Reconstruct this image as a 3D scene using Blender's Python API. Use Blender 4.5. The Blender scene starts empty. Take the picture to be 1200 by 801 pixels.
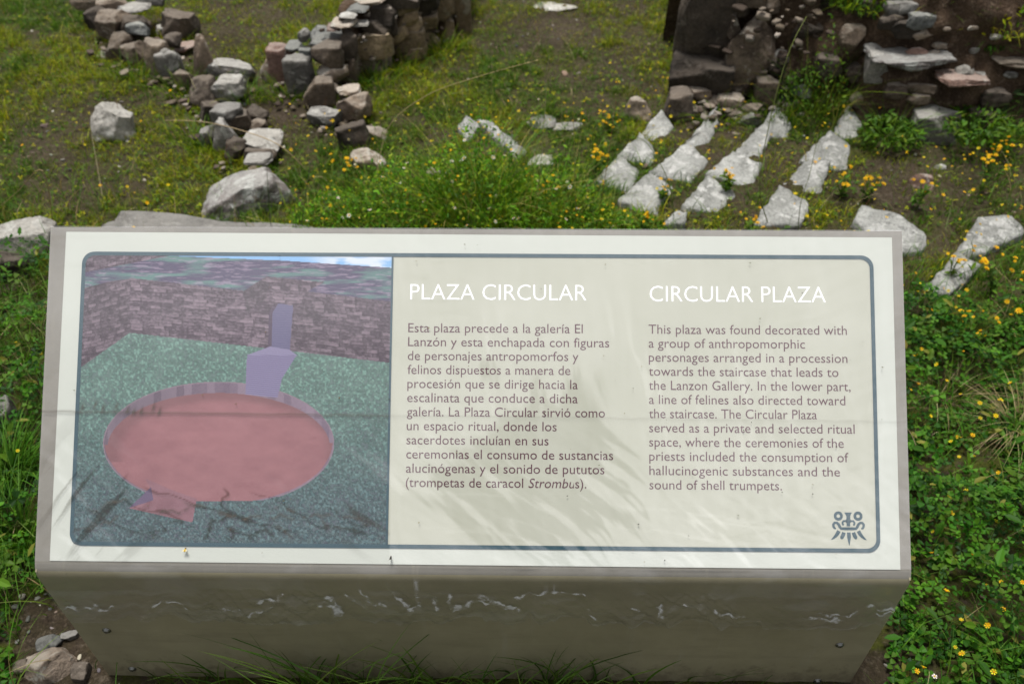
import bpy, math, random
import numpy as np
from mathutils import Vector, Matrix

random.seed(7)
rng = np.random.default_rng(11)
S = bpy.context.scene
C = S.collection

# ------------------------------------------------------------------ camera
CAM = np.array([0.0797, -0.7271, 1.5705])
PITCH, YAW, ROLL, F = 0.7619, -0.0157, -0.0046, 1000.0      # F = focal length in 1200-px units (30 mm)
fw = np.array([math.sin(YAW)*math.cos(PITCH), math.cos(YAW)*math.cos(PITCH), -math.sin(PITCH)])
r0 = np.array([math.cos(YAW), -math.sin(YAW), 0.0])
u0 = np.cross(r0, fw)
rt = r0*math.cos(ROLL)+u0*math.sin(ROLL)
up = -r0*math.sin(ROLL)+u0*math.cos(ROLL)
cd = bpy.data.cameras.new('camera')
cam = bpy.data.objects.new('camera', cd); C.objects.link(cam)
cam.matrix_world = Matrix(((rt[0], up[0], -fw[0], CAM[0]), (rt[1], up[1], -fw[1], CAM[1]),
                           (rt[2], up[2], -fw[2], CAM[2]), (0, 0, 0, 1)))
cd.sensor_width = 36; cd.lens = 36*F/1200; cd.clip_start = .02; cd.clip_end = 500
cd.dof.use_dof = True; cd.dof.focus_distance = 1.34; cd.dof.aperture_fstop = 4.8
S.camera = cam

# ------------------------------------------------------------------ world, sun, exposure
SUN_EL, SUN_AZ = math.radians(80), math.radians(-28)          # azimuth from +y, towards +x
w = bpy.data.worlds.new('World'); S.world = w; w.use_nodes = True
nt = w.node_tree; nt.nodes.clear()
sky = nt.nodes.new('ShaderNodeTexSky'); sky.sky_type = 'NISHITA'; sky.sun_disc = False
sky.sun_elevation = SUN_EL; sky.sun_rotation = SUN_AZ; sky.air_density = 1.0; sky.dust_density = 3.0
hs = nt.nodes.new('ShaderNodeHueSaturation'); hs.inputs['Saturation'].default_value = .12
bg = nt.nodes.new('ShaderNodeBackground'); bg.inputs['Strength'].default_value = .10
wo = nt.nodes.new('ShaderNodeOutputWorld')
nt.links.new(sky.outputs[0], hs.inputs['Color']); nt.links.new(hs.outputs[0], bg.inputs['Color'])
nt.links.new(bg.outputs[0], wo.inputs[0])
sl = bpy.data.lights.new('sun', 'SUN'); sl.energy = 3.2; sl.angle = math.radians(16); sl.color = (1, .96, .9)
so = bpy.data.objects.new('sun', sl); C.objects.link(so)
sd = Vector((math.sin(SUN_AZ)*math.cos(SUN_EL), math.cos(SUN_AZ)*math.cos(SUN_EL), math.sin(SUN_EL)))
so.rotation_euler = sd.to_track_quat('Z', 'Y').to_euler()
S.view_settings.view_transform = 'Standard'; S.view_settings.look = 'None'
S.view_settings.exposure = 0.5; S.view_settings.gamma = 1.0
S.render.engine = 'CYCLES'

# ------------------------------------------------------------------ numeric helpers
def _hash(ix, iy, seed):
    n = (ix.astype(np.int64)*374761393 + iy.astype(np.int64)*668265263 + seed*1442695041) & 0xffffffff
    n = ((n ^ (n >> 13))*1274126177) & 0xffffffff
    return ((n ^ (n >> 16)) & 0xffff)/65535.0
def vnoise(x, y, seed=0):
    x = np.asarray(x, float); y = np.asarray(y, float)
    ix = np.floor(x); iy = np.floor(y); fx = x-ix; fy = y-iy
    fx = fx*fx*(3-2*fx); fy = fy*fy*(3-2*fy)
    a = _hash(ix, iy, seed); b = _hash(ix+1, iy, seed); c = _hash(ix, iy+1, seed); d = _hash(ix+1, iy+1, seed)
    return (a*(1-fx)+b*fx)*(1-fy)+(c*(1-fx)+d*fx)*fy
def fbm(x, y, seed=0, o=4):
    s = 0; a = .5; t = 0
    for k in range(o):
        s = s+a*vnoise(np.asarray(x)*2**k, np.asarray(y)*2**k, seed+k*17); t += a; a *= .5
    return s/t
def sstep(a, b, x):
    t = np.clip((np.asarray(x, float)-a)/(b-a), 0, 1); return t*t*(3-2*t)
def proj(P):
    d = np.asarray(P, float)-CAM
    z = d@fw
    return 600+F*(d@rt)/z, 400.5-F*(d@up)/z, z
def ray(px, py):
    return fw+rt*(px-600)/F-up*(py-400.5)/F
def ground_h(x, y):
    x = np.asarray(x, float); y = np.asarray(y, float)
    h = (fbm(x*1.1, y*1.1, 3, 3)-.5)*.09+(fbm(x*7, y*7, 9, 3)-.5)*.02
    near = np.exp(-((x/1.1)**2+((y-.1)/.6)**2))
    h = h*(1-.85*near)
    return h + np.maximum(0, -y+11-20)*0 + .02*np.maximum(0, y-5)
def spot(px, py):
    d = ray(px, py); s = -CAM[2]/d[2]
    for k in range(6):
        P = CAM+d*s
        s = (float(ground_h(P[0], P[1]))-CAM[2])/d[2]
    P = CAM+d*s
    return P
def at_y(px, py, y):
    d = ray(px, py); return CAM+d*((y-CAM[1])/d[1])

# ------------------------------------------------------------------ mesh helpers
def build(name, verts, faces_groups, mat=None, parent=None, smooth=False, col=None, kind=None, link=True):
    """faces_groups: list of integer arrays (n,k)"""
    me = bpy.data.meshes.new(name)
    verts = np.asarray(verts, np.float32)
    gs = [np.asarray(g, np.int32) for g in faces_groups if len(g)]
    me.vertices.add(len(verts)); me.vertices.foreach_set('co', verts.ravel())
    nl = sum(g.size for g in gs); me.loops.add(nl)
    me.loops.foreach_set('vertex_index', np.concatenate([g.ravel() for g in gs]))
    tot = np.concatenate([np.full(len(g), g.shape[1], np.int32) for g in gs])
    st = np.concatenate([[0], np.cumsum(tot)[:-1]]).astype(np.int32)
    me.polygons.add(len(tot)); me.polygons.foreach_set('loop_start', st)
    try: me.polygons.foreach_set('loop_total', tot)
    except Exception: pass
    me.polygons.foreach_set('use_smooth', np.full(len(tot), smooth))
    if col is not None:
        for cname, cv in (col.items() if isinstance(col, dict) else [('Col', col)]):
            cv = np.asarray(cv, np.float32)
            if cv.shape[1] == 3: cv = np.hstack([cv, np.ones((len(cv), 1), np.float32)])
            a = me.color_attributes.new(cname, 'FLOAT_COLOR', 'POINT'); a.data.foreach_set('color', cv.ravel())
    me.update(calc_edges=True); me.validate()
    if mat: me.materials.append(mat)
    if not link: return me
    return put(name, me, parent, kind)
def put(name, me, parent=None, kind=None):
    o = bpy.data.objects.new(name, me); C.objects.link(o)
    if parent is not None: o.parent = parent
    if kind: o['kind'] = kind
    return o
def thing(name, label, cat, loc=(0, 0, 0), group=None):
    o = bpy.data.objects.new(name, None); C.objects.link(o); o.location = [float(v) for v in loc]
    o.empty_display_size = .05
    o['label'] = label; o['category'] = cat
    if group: o['group'] = group
    return o
def tag(o, label, cat, group=None):
    o['label'] = label; o['category'] = cat
    if group: o['group'] = group
    return o
class MB:
    def __init__(s): s.v = []; s.q = []; s.t = []; s.n = 0; s.c = []
    def add(s, v, q=None, t=None, c=None):
        v = np.asarray(v, float).reshape(-1, 3)
        s.v.append(v)
        if q is not None and len(q): s.q.append(np.asarray(q)+s.n)
        if t is not None and len(t): s.t.append(np.asarray(t)+s.n)
        if c is not None: s.c.append(np.broadcast_to(np.asarray(c, float), (len(v), 3)).copy())
        s.n += len(v)
    def box(s, lo, hi, M=None):
        x0, y0, z0 = lo; x1, y1, z1 = hi
        v = np.array([(x0,y0,z0),(x1,y0,z0),(x1,y1,z0),(x0,y1,z0),(x0,y0,z1),(x1,y0,z1),(x1,y1,z1),(x0,y1,z1)], float)
        s.add(v, [(0,3,2,1),(4,5,6,7),(0,1,5,4),(1,2,6,5),(2,3,7,6),(3,0,4,7)])
    def tube(s, pts, rad, n=5, c=None):
        pts = np.asarray(pts, float); m = len(pts); rad = np.broadcast_to(rad, (m,))
        V = []
        for i in range(m):
            tg = pts[min(i+1, m-1)]-pts[max(i-1, 0)]; tg = tg/(np.linalg.norm(tg)+1e-9)
            a = np.cross(tg, (0, 0, 1) if abs(tg[2]) < .9 else (1, 0, 0)); a /= np.linalg.norm(a); b = np.cross(tg, a)
            for k in range(n):
                an = 2*math.pi*k/n; V.append(pts[i]+rad[i]*(a*math.cos(an)+b*math.sin(an)))
        q = [(i*n+k, i*n+(k+1) % n, (i+1)*n+(k+1) % n, (i+1)*n+k) for i in range(m-1) for k in range(n)]
        s.add(V, q, None, c)
    def build(s, name, mat=None, parent=None, smooth=False, kind=None, link=True):
        g = []
        if s.q: g.append(np.concatenate(s.q))
        if s.t: g.append(np.concatenate(s.t))
        return build(name, np.concatenate(s.v), g, mat, parent, smooth, np.concatenate(s.c) if s.c else None, kind, link)

# ------------------------------------------------------------------ materials
def newmat(name):
    m = bpy.data.materials.new(name); m.use_nodes = True; n = m.node_tree.nodes; n.clear()
    return m, n, m.node_tree.links
def N(n, t, **kw):
    a = n.new(t)
    for k, v in kw.items():
        if k in a.inputs.keys() if hasattr(a.inputs, 'keys') else False: a.inputs[k].default_value = v
        else: setattr(a, k, v)
    return a
def ramp(n, stops, interp='LINEAR'):
    r = n.new('ShaderNodeValToRGB'); e = r.color_ramp; e.interpolation = interp
    while len(e.elements) < len(stops): e.elements.new(.5)
    for el, (p, c) in zip(e.elements, stops):
        el.position = p; el.color = (c, c, c, 1) if not hasattr(c, '__len__') else (*c, 1)
    return r
def mixc(n, L, fac, a, b, mode='MIX'):
    m = n.new('ShaderNodeMix'); m.data_type = 'RGBA'; m.blend_type = mode
    for s, v in ((m.inputs[0], fac), (m.inputs[6], a), (m.inputs[7], b)):
        if hasattr(v, 'is_linked'): L.new(v, s)
        elif hasattr(v, '__len__'): s.default_value = (*v[:3], 1)
        else: s.default_value = v
    return m.outputs[2]
def plain(name, col, rough=.6, metal=0, spec=.5):
    m, n, L = newmat(name)
    p = N(n, 'ShaderNodeBsdfPrincipled'); o = n.new('ShaderNodeOutputMaterial')
    p.inputs['Base Color'].default_value = (*col, 1); p.inputs['Roughness'].default_value = rough
    p.inputs['Metallic'].default_value = metal; p.inputs['Specular IOR Level'].default_value = spec
    L.new(p.outputs[0], o.inputs[0]); return m
def leafmat(name, trans=.35, rough=.55):
    m, n, L = newmat(name)
    a = n.new('ShaderNodeAttribute'); a.attribute_name = 'Col'
    p = n.new('ShaderNodeBsdfPrincipled'); p.inputs['Roughness'].default_value = rough
    p.inputs['Specular IOR Level'].default_value = .18
    t = n.new('ShaderNodeBsdfTranslucent'); x = n.new('ShaderNodeMixShader'); x.inputs[0].default_value = trans
    o = n.new('ShaderNodeOutputMaterial')
    L.new(a.outputs[0], p.inputs['Base Color'])
    L.new(mixc(n, L, 1.0, a.outputs[0], (1.25, 1.3, .6), 'MULTIPLY'), t.inputs['Color'])
    L.new(p.outputs[0], x.inputs[1]); L.new(t.outputs[0], x.inputs[2]); L.new(x.outputs[0], o.inputs[0])
    return m
def rockmat(name, c1, c2, lich, amount, scale=1.0, spread=.25, top_light=.55):
    """stone: two mineral tones, patches of lichen, grain, random tint per stone"""
    m, n, L = newmat(name)
    tc = n.new('ShaderNodeTexCoord'); oi = n.new('ShaderNodeObjectInfo')
    off = n.new('ShaderNodeVectorMath'); off.operation = 'ADD'
    sc = n.new('ShaderNodeVectorMath'); sc.operation = 'SCALE'; sc.inputs[0].default_value = (37, 11, 23)
    L.new(oi.outputs['Random'], sc.inputs['Scale'])
    L.new(tc.outputs['Object'], off.inputs[0]); L.new(sc.outputs[0], off.inputs[1])
    def noise(s, d=8, r=.6, dist=0):
        t = n.new('ShaderNodeTexNoise'); t.inputs['Scale'].default_value = s*scale; t.inputs['Detail'].default_value = d
        t.inputs['Roughness'].default_value = r; t.inputs['Distortion'].default_value = dist
        L.new(off.outputs[0], t.inputs['Vector']); return t.outputs['Fac']
    base = mixc(n, L, ramp_out(n, L, noise(9), [(.35, 0), (.65, 1)]), c1, c2)
    grain = ramp_out(n, L, noise(90, 6, .7), [(.3, .55), (.7, 1.3)])
    base = mixc(n, L, 1.0, base, grain, 'MULTIPLY')
    ln = ramp_out(n, L, noise(16, 9, .68, .6), [(.62-amount*.4, 0), (.66-amount*.4, 1)])
    lc = mixc(n, L, ramp_out(n, L, noise(60, 6, .7), [(.35, 0), (.65, 1)]), tuple(v*.6 for v in lich), lich)
    base = mixc(n, L, ln, base, lc)
    ge = n.new('ShaderNodeNewGeometry'); sx_ = n.new('ShaderNodeSeparateXYZ'); L.new(ge.outputs['Normal'], sx_.inputs[0])
    ad_ = n.new('ShaderNodeMath'); ad_.operation = 'ADD'; L.new(sx_.outputs[2], ad_.inputs[0])
    nm_ = n.new('ShaderNodeMath'); nm_.operation = 'MULTIPLY_ADD'; nm_.inputs[1].default_value = 1.4; nm_.inputs[2].default_value = -.7; L.new(noise(22, 8, .7), nm_.inputs[0]); L.new(nm_.outputs[0], ad_.inputs[1])
    base = mixc(n, L, ramp_out(n, L, ad_.outputs[0], [(.62, 0), (.95, top_light)]), base, tuple(.25*a_+.75*b_ for a_, b_ in zip(c2, lich)))  # upward faces painted paler, like tops catching the light
    dk = ramp_out(n, L, noise(28, 8, .7, .3), [(.30, .35), (.42, 1)])
    base = mixc(n, L, 1.0, base, dk, 'MULTIPLY')
    mr = n.new('ShaderNodeMapRange'); mr.inputs['To Min'].default_value = 1-spread; mr.inputs['To Max'].default_value = 1+spread
    L.new(oi.outputs['Random'], mr.inputs['Value'])
    vv = n.new('ShaderNodeCombineColor')
    for k in range(3): L.new(mr.outputs[0], vv.inputs[k])
    base = mixc(n, L, 1.0, base, vv.outputs[0], 'MULTIPLY')
    p = n.new('ShaderNodeBsdfPrincipled'); p.inputs['Roughness'].default_value = .85; p.inputs['Specular IOR Level'].default_value = .3
    b = n.new('ShaderNodeBump'); b.inputs['Strength'].default_value = 1.0; b.inputs['Distance'].default_value = .018
    L.new(noise(45, 10, .7), b.inputs['Height'])
    o = n.new('ShaderNodeOutputMaterial')
    L.new(base, p.inputs['Base Color']); L.new(b.outputs[0], p.inputs['Normal']); L.new(p.outputs[0], o.inputs[0])
    return m
def ramp_out(n, L, src, stops):
    r = ramp(n, stops); L.new(src, r.inputs[0]); return r.outputs[0]

ROCK = {
 'g': rockmat('grey_stone', (.10, .095, .088), (.25, .235, .215), (.46, .45, .42), .14, spread=.35),
 'b': rockmat('brown_stone', (.075, .055, .042), (.22, .17, .125), (.36, .32, .27), .10, spread=.4),
 'd': rockmat('dark_stone', (.035, .028, .022), (.10, .078, .06), (.20, .17, .14), .08, spread=.35),
 'w': rockmat('white_stone', (.30, .28, .25), (.46, .44, .40), (.60, .59, .55), .2, spread=.12, top_light=.25),
 't': rockmat('tan_stone', (.22, .17, .125), (.36, .29, .23), (.52, .49, .43), .12),
 'r': rockmat('red_stone', (.17, .10, .08), (.28, .18, .145), (.42, .37, .33), .08),
 'l': rockmat('lichen_stone', (.14, .125, .12), (.32, .285, .27), (.56, .57, .54), .24, scale=1.3),
 'm': rockmat('masonry_stone', (.23, .165, .10), (.44, .33, .21), (.50, .44, .34), .06, spread=.35),
 'p': rockmat('pale_paving_stone', (.20, .205, .19), (.42, .425, .405), (.60, .60, .58), .20, scale=1.4, spread=.15, top_light=.12),
 's': rockmat('slate_stone', (.07, .075, .075), (.16, .165, .16), (.34, .34, .31), .14),
}
LEAF = leafmat('leaf'); GRASS = leafmat('grass_leaf', .3); PETAL = leafmat('petal', .35)
STRAW = leafmat('dry_stem', .15)

def soilmat(name, c1, c2, c3, moss):
    m, n, L = newmat(name)
    tc = n.new('ShaderNodeTexCoord')
    def noise(s, d=8, r=.6):
        t = n.new('ShaderNodeTexNoise'); t.inputs['Scale'].default_value = s; t.inputs['Detail'].default_value = d
        t.inputs['Roughness'].default_value = r; L.new(tc.outputs['Object'], t.inputs['Vector']); return t.outputs['Fac']
    base = mixc(n, L, ramp_out(n, L, noise(4), [(.35, 0), (.65, 1)]), c1, c2)
    base = mixc(n, L, ramp_out(n, L, noise(55, 8, .75), [(.52, 0), (.72, 1)]), base, c3)
    vo = n.new('ShaderNodeTexVoronoi'); vo.inputs['Scale'].default_value = 70; L.new(tc.outputs['Object'], vo.inputs['Vector'])
    g = ramp_out(n, L, noise(150, 5, .8), [(.3, .4), (.7, 1.5)])
    base = mixc(n, L, 1.0, base, g, 'MULTIPLY')
    if moss:
        a = n.new('ShaderNodeAttribute'); a.attribute_name = 'Moss'
        mc = mixc(n, L, ramp_out(n, L, noise(40, 6, .7), [(.35, 0), (.65, 1)]), (.028, .034, .006), (.070, .078, .009))
        mul = n.new('ShaderNodeMath'); mul.operation = 'MULTIPLY'
        L.new(a.outputs['Fac'], mul.inputs[0]); L.new(ramp_out(n, L, noise(25, 8, .75), [(.38, 0), (.55, 1)]), mul.inputs[1])
        base = mixc(n, L, mul.outputs[0], base, mc)
    p = n.new('ShaderNodeBsdfPrincipled'); p.inputs['Roughness'].default_value = .95; p.inputs['Specular IOR Level'].default_value = .2
    b1 = n.new('ShaderNodeBump'); b1.inputs['Strength'].default_value = 1; b1.inputs['Distance'].default_value = .012
    b2 = n.new('ShaderNodeBump'); b2.inputs['Strength'].default_value = .7; b2.inputs['Distance'].default_value = .006; b2.invert = True
    L.new(noise(60, 10, .75), b1.inputs['Height']); L.new(vo.outputs['Distance'], b2.inputs['Height']); L.new(b1.outputs[0], b2.inputs['Normal'])
    o = n.new('ShaderNodeOutputMaterial')
    L.new(base, p.inputs['Base Color']); L.new(b2.outputs[0], p.inputs['Normal']); L.new(p.outputs[0], o.inputs[0])
    return m
SOIL = soilmat('soil', (.030, .021, .013), (.062, .045, .031), (.14, .112, .085), True)
EARTH = soilmat('earth', (.050, .033, .022), (.115, .075, .048), (.20, .15, .11), False)

# ------------------------------------------------------------------ where things grow
def cover(x, y, px, py):
    """0..1 how green the ground is at a place"""
    n1 = fbm(x*2.2, y*2.2, 31, 4); n2 = fbm(x*9, y*9, 47, 3)
    g = .34+.66*sstep(.38, .52, n1*.55+n2*.45)
    g = np.where((px < 330) & (py < 170), g*.75+.2*sstep(330, 60, px), g)
    g = np.maximum(g, sstep(.52, .62, n1)*.8)
    g = np.where((py > 380), np.maximum(g, .85), g)                                   # near sides
    g = np.where((px > 330) & (px < 720) & (py > 185), np.maximum(g, .9), g)           # lush strip behind the sign
    bare = np.exp(-(((px-335)/45)**2+((py-125)/50)**2))+np.exp(-(((px-640)/90)**2+((py-35)/35)**2))*.6 \
         + np.exp(-(((px-95)/85)**2+((py-150)/40)**2))*.55+np.exp(-(((px-1030)/70)**2+((py-225)/28)**2))*.7 \
         + np.exp(-(((px-870)/110)**2+((py-195)/45)**2))*.75
    g = g*np.clip(1-bare, 0, 1)
    dirt = ((px > 20) & (px < 135) & (py > 705)) | ((px > 985) & (px < 1060) & (py > 760))
    return np.where(dirt, g*.12, g)

# ------------------------------------------------------------------ ground
def axis(lo, hi, step, far, gr=1.18):
    a = list(np.arange(lo, hi+1e-6, step)); s = step; x = a[-1]
    while x < far: s *= gr; x += s; a.append(x)
    s = step; x = a[0]; b = []
    while x > -far: s *= gr; x -= s; b.append(x)
    return np.array(b[::-1]+a)
gx = axis(-3.2, 3.2, .022, 80); gy = axis(-.5, 5.4, .022, 80)
GX, GY = np.meshgrid(gx, gy)
fx, fy = GX.ravel(), GY.ravel()
gz = ground_h(fx, fy)+(fbm(fx*30, fy*30, 5, 2)-.5)*.012
gV = np.stack([fx, fy, gz], 1)
ppx, ppy, pz = proj(gV); ok = pz > .3
ppx = np.where(ok, ppx, 600); ppy = np.where(ok, ppy, 1500)
moss = cover(fx, fy, ppx, ppy)
nx, ny = len(gx), len(gy)
ii = (np.arange(ny-1)[:, None]*nx+np.arange(nx-1)[None]).ravel()
build('ground', gV, [np.stack([ii, ii+1, ii+nx+1, ii+nx], 1)], SOIL, None, True,
      {'Moss': np.stack([moss]*3, 1)}, 'structure')

# ------------------------------------------------------------------ stones
def cube_grid(k):
    V = []; Q = []; idx = {}
    def vid(p):
        key = tuple(np.round(p, 5))
        if key not in idx: idx[key] = len(V); V.append(p)
        return idx[key]
    t = np.linspace(-1, 1, k+1)
    for ax in range(3):
        for sg in (-1, 1):
            for i in range(k):
                for j in range(k):
                    c = []
                    for a, b in ((i, j), (i+1, j), (i+1, j+1), (i, j+1)):
                        p = [0, 0, 0]; p[ax] = sg; p[(ax+1) % 3] = t[a]; p[(ax+2) % 3] = t[b]; c.append(vid(p))
                    Q.append(c if sg > 0 else c[::-1])
    return np.array(V, float), np.array(Q)
CG = {k: cube_grid(k) for k in (4, 8, 12, 20)}
def n3(P, s, seed):
    return (vnoise(P[:, 0]*s+seed, P[:, 1]*s+P[:, 2]*s*.7, seed)+vnoise(P[:, 2]*s+7, P[:, 0]*s*.6-P[:, 1]*s, seed+5)-1)
def rock_mesh(w, d, h, seed, round_=.45, chop=9, k=12, rough=.10, taper=0, tilt=None):
    r = np.random.default_rng(seed)
    V, Q = CG[k]
    sph = V/np.linalg.norm(V, axis=1)[:, None]*1.18
    P = V*(1-round_)+sph*round_
    for _ in range(chop):
        nrm = r.normal(size=3); nrm /= np.linalg.norm(nrm); dd = r.uniform(.72, 1.08)
        e = np.maximum(0, P@nrm-dd); P = P-np.outer(e, nrm)
    if taper: P[:, :2] *= (1-taper*(P[:, 2:3]+1)/2)
    nn = P/np.linalg.norm(P, axis=1)[:, None]
    P = P+nn*(n3(P, 1.6, seed % 97)*rough*1.3+n3(P, 4.5, seed % 89+3)*rough*.6+n3(P, 11, seed % 83)*rough*.35+n3(P, 24, seed % 71)*rough*.16)[:, None]
    P -= (P.max(0)+P.min(0))/2; P /= (P.max(0)-P.min(0))
    P = P*np.array([w, d, h])
    return P, Q
SEED = [100]
def stone_px(x0, y0, x1, y1, yb=None, form='b', m='g', parent=None, name='stone', sink=.25, rot=None, k=None):
    """a stone seen in the photograph between those pixels, standing at the ground point under (x,yb)"""
    SEED[0] += 1; sd_ = SEED[0]
    yb = y1 if yb is None else yb
    cx, cy = (x0+x1)/2, (y0+y1)/2
    G = spot(cx, yb); D = float((G-CAM)@fw); th = math.atan2(CAM[2]-G[2], G[1]-CAM[1])
    W = (x1-x0)*D/F; T = (y1-y0)*D/F/math.cos(abs(PITCH-th)*.6)
    if form == 'c':   dp = min(W*.75, T*.5/math.sin(th)); h = (T-dp*math.sin(th))/math.cos(th); rd, ch, tp = .22, 6, .08
    elif form == 'f': h = T*.32; dp = (T-h*math.cos(th))/math.sin(th); rd, ch, tp = .3, 8, 0
    elif form == 'p': dp = W*.7; h = T/math.cos(th)*.92; rd, ch, tp = .35, 8, .55
    elif form == 'w': dp = max(W*.6, .09); W *= .88; h = T/math.cos(th)*.81; rd, ch, tp = .13, 4, 0
    elif form == 'a': h = T/(math.cos(th)+math.sin(th))*1.1; dp = h*1.2; rd, ch, tp = .35, 16, .42
    elif form == 'r': h = T/(math.cos(th)+math.sin(th))*1.15; dp = h*1.1; rd, ch, tp = .8, 13, .35
    else:             h = T/(math.cos(th)+math.sin(th))*1.05; dp = h*1.1; rd, ch, tp = .5, 10, 0
    grounded = (yb-y1) < 3
    Pc = at_y(cx, cy, G[1]+(dp/2 if form != 'w' else dp*.25))
    ex = sink*h if grounded else 0
    kk = k or (20 if W > .11 else 12)
    P, Q = rock_mesh(W*1.14, dp*1.15, (h+ex)*1.06, sd_, rd, ch, kk, .10 if form != 'w' else .05, tp)
    a = random.uniform(-.25, .25) if rot is None else rot
    R_ = np.array([[math.cos(a), -math.sin(a), 0], [math.sin(a), math.cos(a), 0], [0, 0, 1]])
    if form in 'cp':
        ti = random.uniform(-.07, .07); R_ = R_@np.array([[math.cos(ti), 0, math.sin(ti)], [0, 1, 0], [-math.sin(ti), 0, math.cos(ti)]])
    if form == 'a':          # slanted slab: low at its left end, high at the right
        zb = P[:, 2].min(); P[:, 2] = zb+(P[:, 2]-zb)*np.clip(.42+.80*(P[:, 0]/(W*1.14)+.5), .3, 1.08)
    o = build(name, P@R_.T, [Q], ROCK[m], None, True)
    loc = np.array([Pc[0], Pc[1], Pc[2]-ex/2])
    if parent is not None:
        o.parent = parent; loc = loc-np.array(parent.location)
    o.location = loc
    return o

# --- ruined wall on the left, running down towards the sign
G0 = spot(215, 110)
w1 = thing('ruined_wall', 'low tumbled wall of upright brown and grey stones running down the left of the ruins', 'wall', G0)
for s in [(86,-8,122,14,34,'b','t'),(116,-8,150,14,40,'b','t'),(138,0,174,17,46,'f','g'),(116,10,150,46,60,'b','b'),(136,14,172,50,60,'b','d'),
          (150,26,173,44,64,'b','s'),(126,38,152,74,74,'b','b'),(146,46,172,78,78,'b','b'),(162,-12,194,10,34,'b','g'),(188,9,227,50,50,'c','d'),(171,47,198,92,92,'c','b'),
          (187,55,213,96,96,'c','g'),(206,80,227,107,107,'c','b'),(225,42,249,93,93,'p','b'),(183,29,195,41,45,'b','w'),(206,47,227,62,66,'f','r'),
          (221,87,259,130,130,'b','d'),(249,84,286,122,126,'b','w'),(236,112,262,152,152,'b','d'),
          (251,121,283,150,168,'b','g'),(250,138,274,178,184,'c','g'),(266,127,293,158,168,'b','b'),(284,122,314,152,156,'b','d'),
          (235,145,251,172,174,'b','g'),(286,150,328,180,190,'f','w'),(262,158,290,192,194,'b','d'),(294,138,313,160,166,'b','b'),(288,170,322,192,198,'b','d'),
          (104,8,124,34,50,'b','d'),(196,38,212,60,70,'b','d')]:
    stone_px(*s[:4], yb=s[4], form=s[5], m=s[6], parent=w1)

# --- middle wall: coursed face on the right, tumbled end on the left
G0 = spot(440, 90)
w2 = thing('ruined_wall', 'coursed stone wall with a tumbled left end, at the top centre of the photo', 'wall', G0)
for s in [(306,67,321,97,97,'c','b'),(317,50,346,101,101,'c','r'),(337,61,367,114,114,'c','g'),(335,45,353,61,102,'f','s'),(350,32,363,50,100,'b','g'),
          (362,29,402,56,102,'f','s'),(366,50,403,75,108,'w','b'),(374,71,407,99,112,'b','t'),(357,86,391,131,131,'c','b'),(362,123,402,151,151,'b','g'),
          (396,97,421,112,140,'f','t'),(397,105,432,144,148,'c','b'),(397,140,431,177,177,'c','d'),(428,147,453,166,166,'b','t'),
          (390,19,415,35,100,'f','t'),(399,13,417,23,96,'f','w'),(413,23,431,32,92,'f','w'),(384,26,398,38,100,'f','r'),
          (398,36,419,67,98,'w','d'),(400,62,421,94,100,'w','b'),(386,96,402,120,124,'b','d'),(352,52,366,76,106,'b','s')]:
    stone_px(*s[:4], yb=s[4], form=s[5], m=s[6], parent=w2)
def yb2(x): return 90-(x-425)*.44
for s in [(414,36,460,64,'m'),(421,62,458,90,'t'),(463,12,489,27,'m'),(476,20,494,35,'m'),(492,15,513,31,'m'),(458,34,498,58,'m'),(456,52,499,76,'m'),
          (497,36,516,64,'m'),(515,19,532,45,'m'),(460,26,477,45,'m'),(453,16,464,36,'d'),(487,-6,513,16,'d'),(511,-10,532,20,'m'),(530,-20,551,44,'m'),
          (428,22,456,37,'d'),(450,-10,490,5,'d'),(462,2,489,14,'m'),(438,8,462,24,'d')]:
    stone_px(s[0]-1, s[1]-1, s[2]+1, s[3]+1, yb=yb2((s[0]+s[2])/2), form='w', m=s[4], parent=w2)
for s in [(424,2,466,24,'t'),(418,-8,452,6,'t'),(410,3,430,16,'s'),(446,-14,500,-4,'t')]:
    stone_px(*s[:4], yb=yb2((s[0]+s[2])/2)-4, form='f', m=s[4], parent=w2)
def core(name, line, height, depth, parent, mat, seed):
    """earth fill behind a wall face; line = ground points of the face, left to right"""
    k = 40; m_ = 14; V = []
    L_ = np.array([spot(*p) for p in line]); tt = np.linspace(0, 1, k)*(len(line)-1)
    for a in tt:
        i = min(int(a), len(line)-2); P = L_[i]*(1-(a-i))+L_[i+1]*(a-i)
        for b in range(m_):
            q_ = b/(m_-1)
            if q_ < .5: y_ = .06+.05*q_; z_ = q_*2*height
            else: y_ = .085+(q_-.5)*2*depth; z_ = height*(1-.2*(q_-.5))
            if b == m_-1: z_ = -.1
            V.append((P[0], P[1]+y_, P[2]-.05+z_))
    V = np.array(V); V += np.stack([n3(V, 9, seed)*.03, n3(V, 11, seed+1)*.03, n3(V, 8, seed+2)*.03], 1)
    i = (np.arange(k-1)[:, None]*m_+np.arange(m_-1)[None]).ravel()
    V = V-np.array(parent.location) if parent is not None else V
    return build(name, V, [np.stack([i, i+m_, i+m_+1, i+1], 1)], mat, parent, True)
core('earth_fill', [(405,98), (455,76), (505,54), (552,34)], .30, .30, w2, EARTH, 5)

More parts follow.
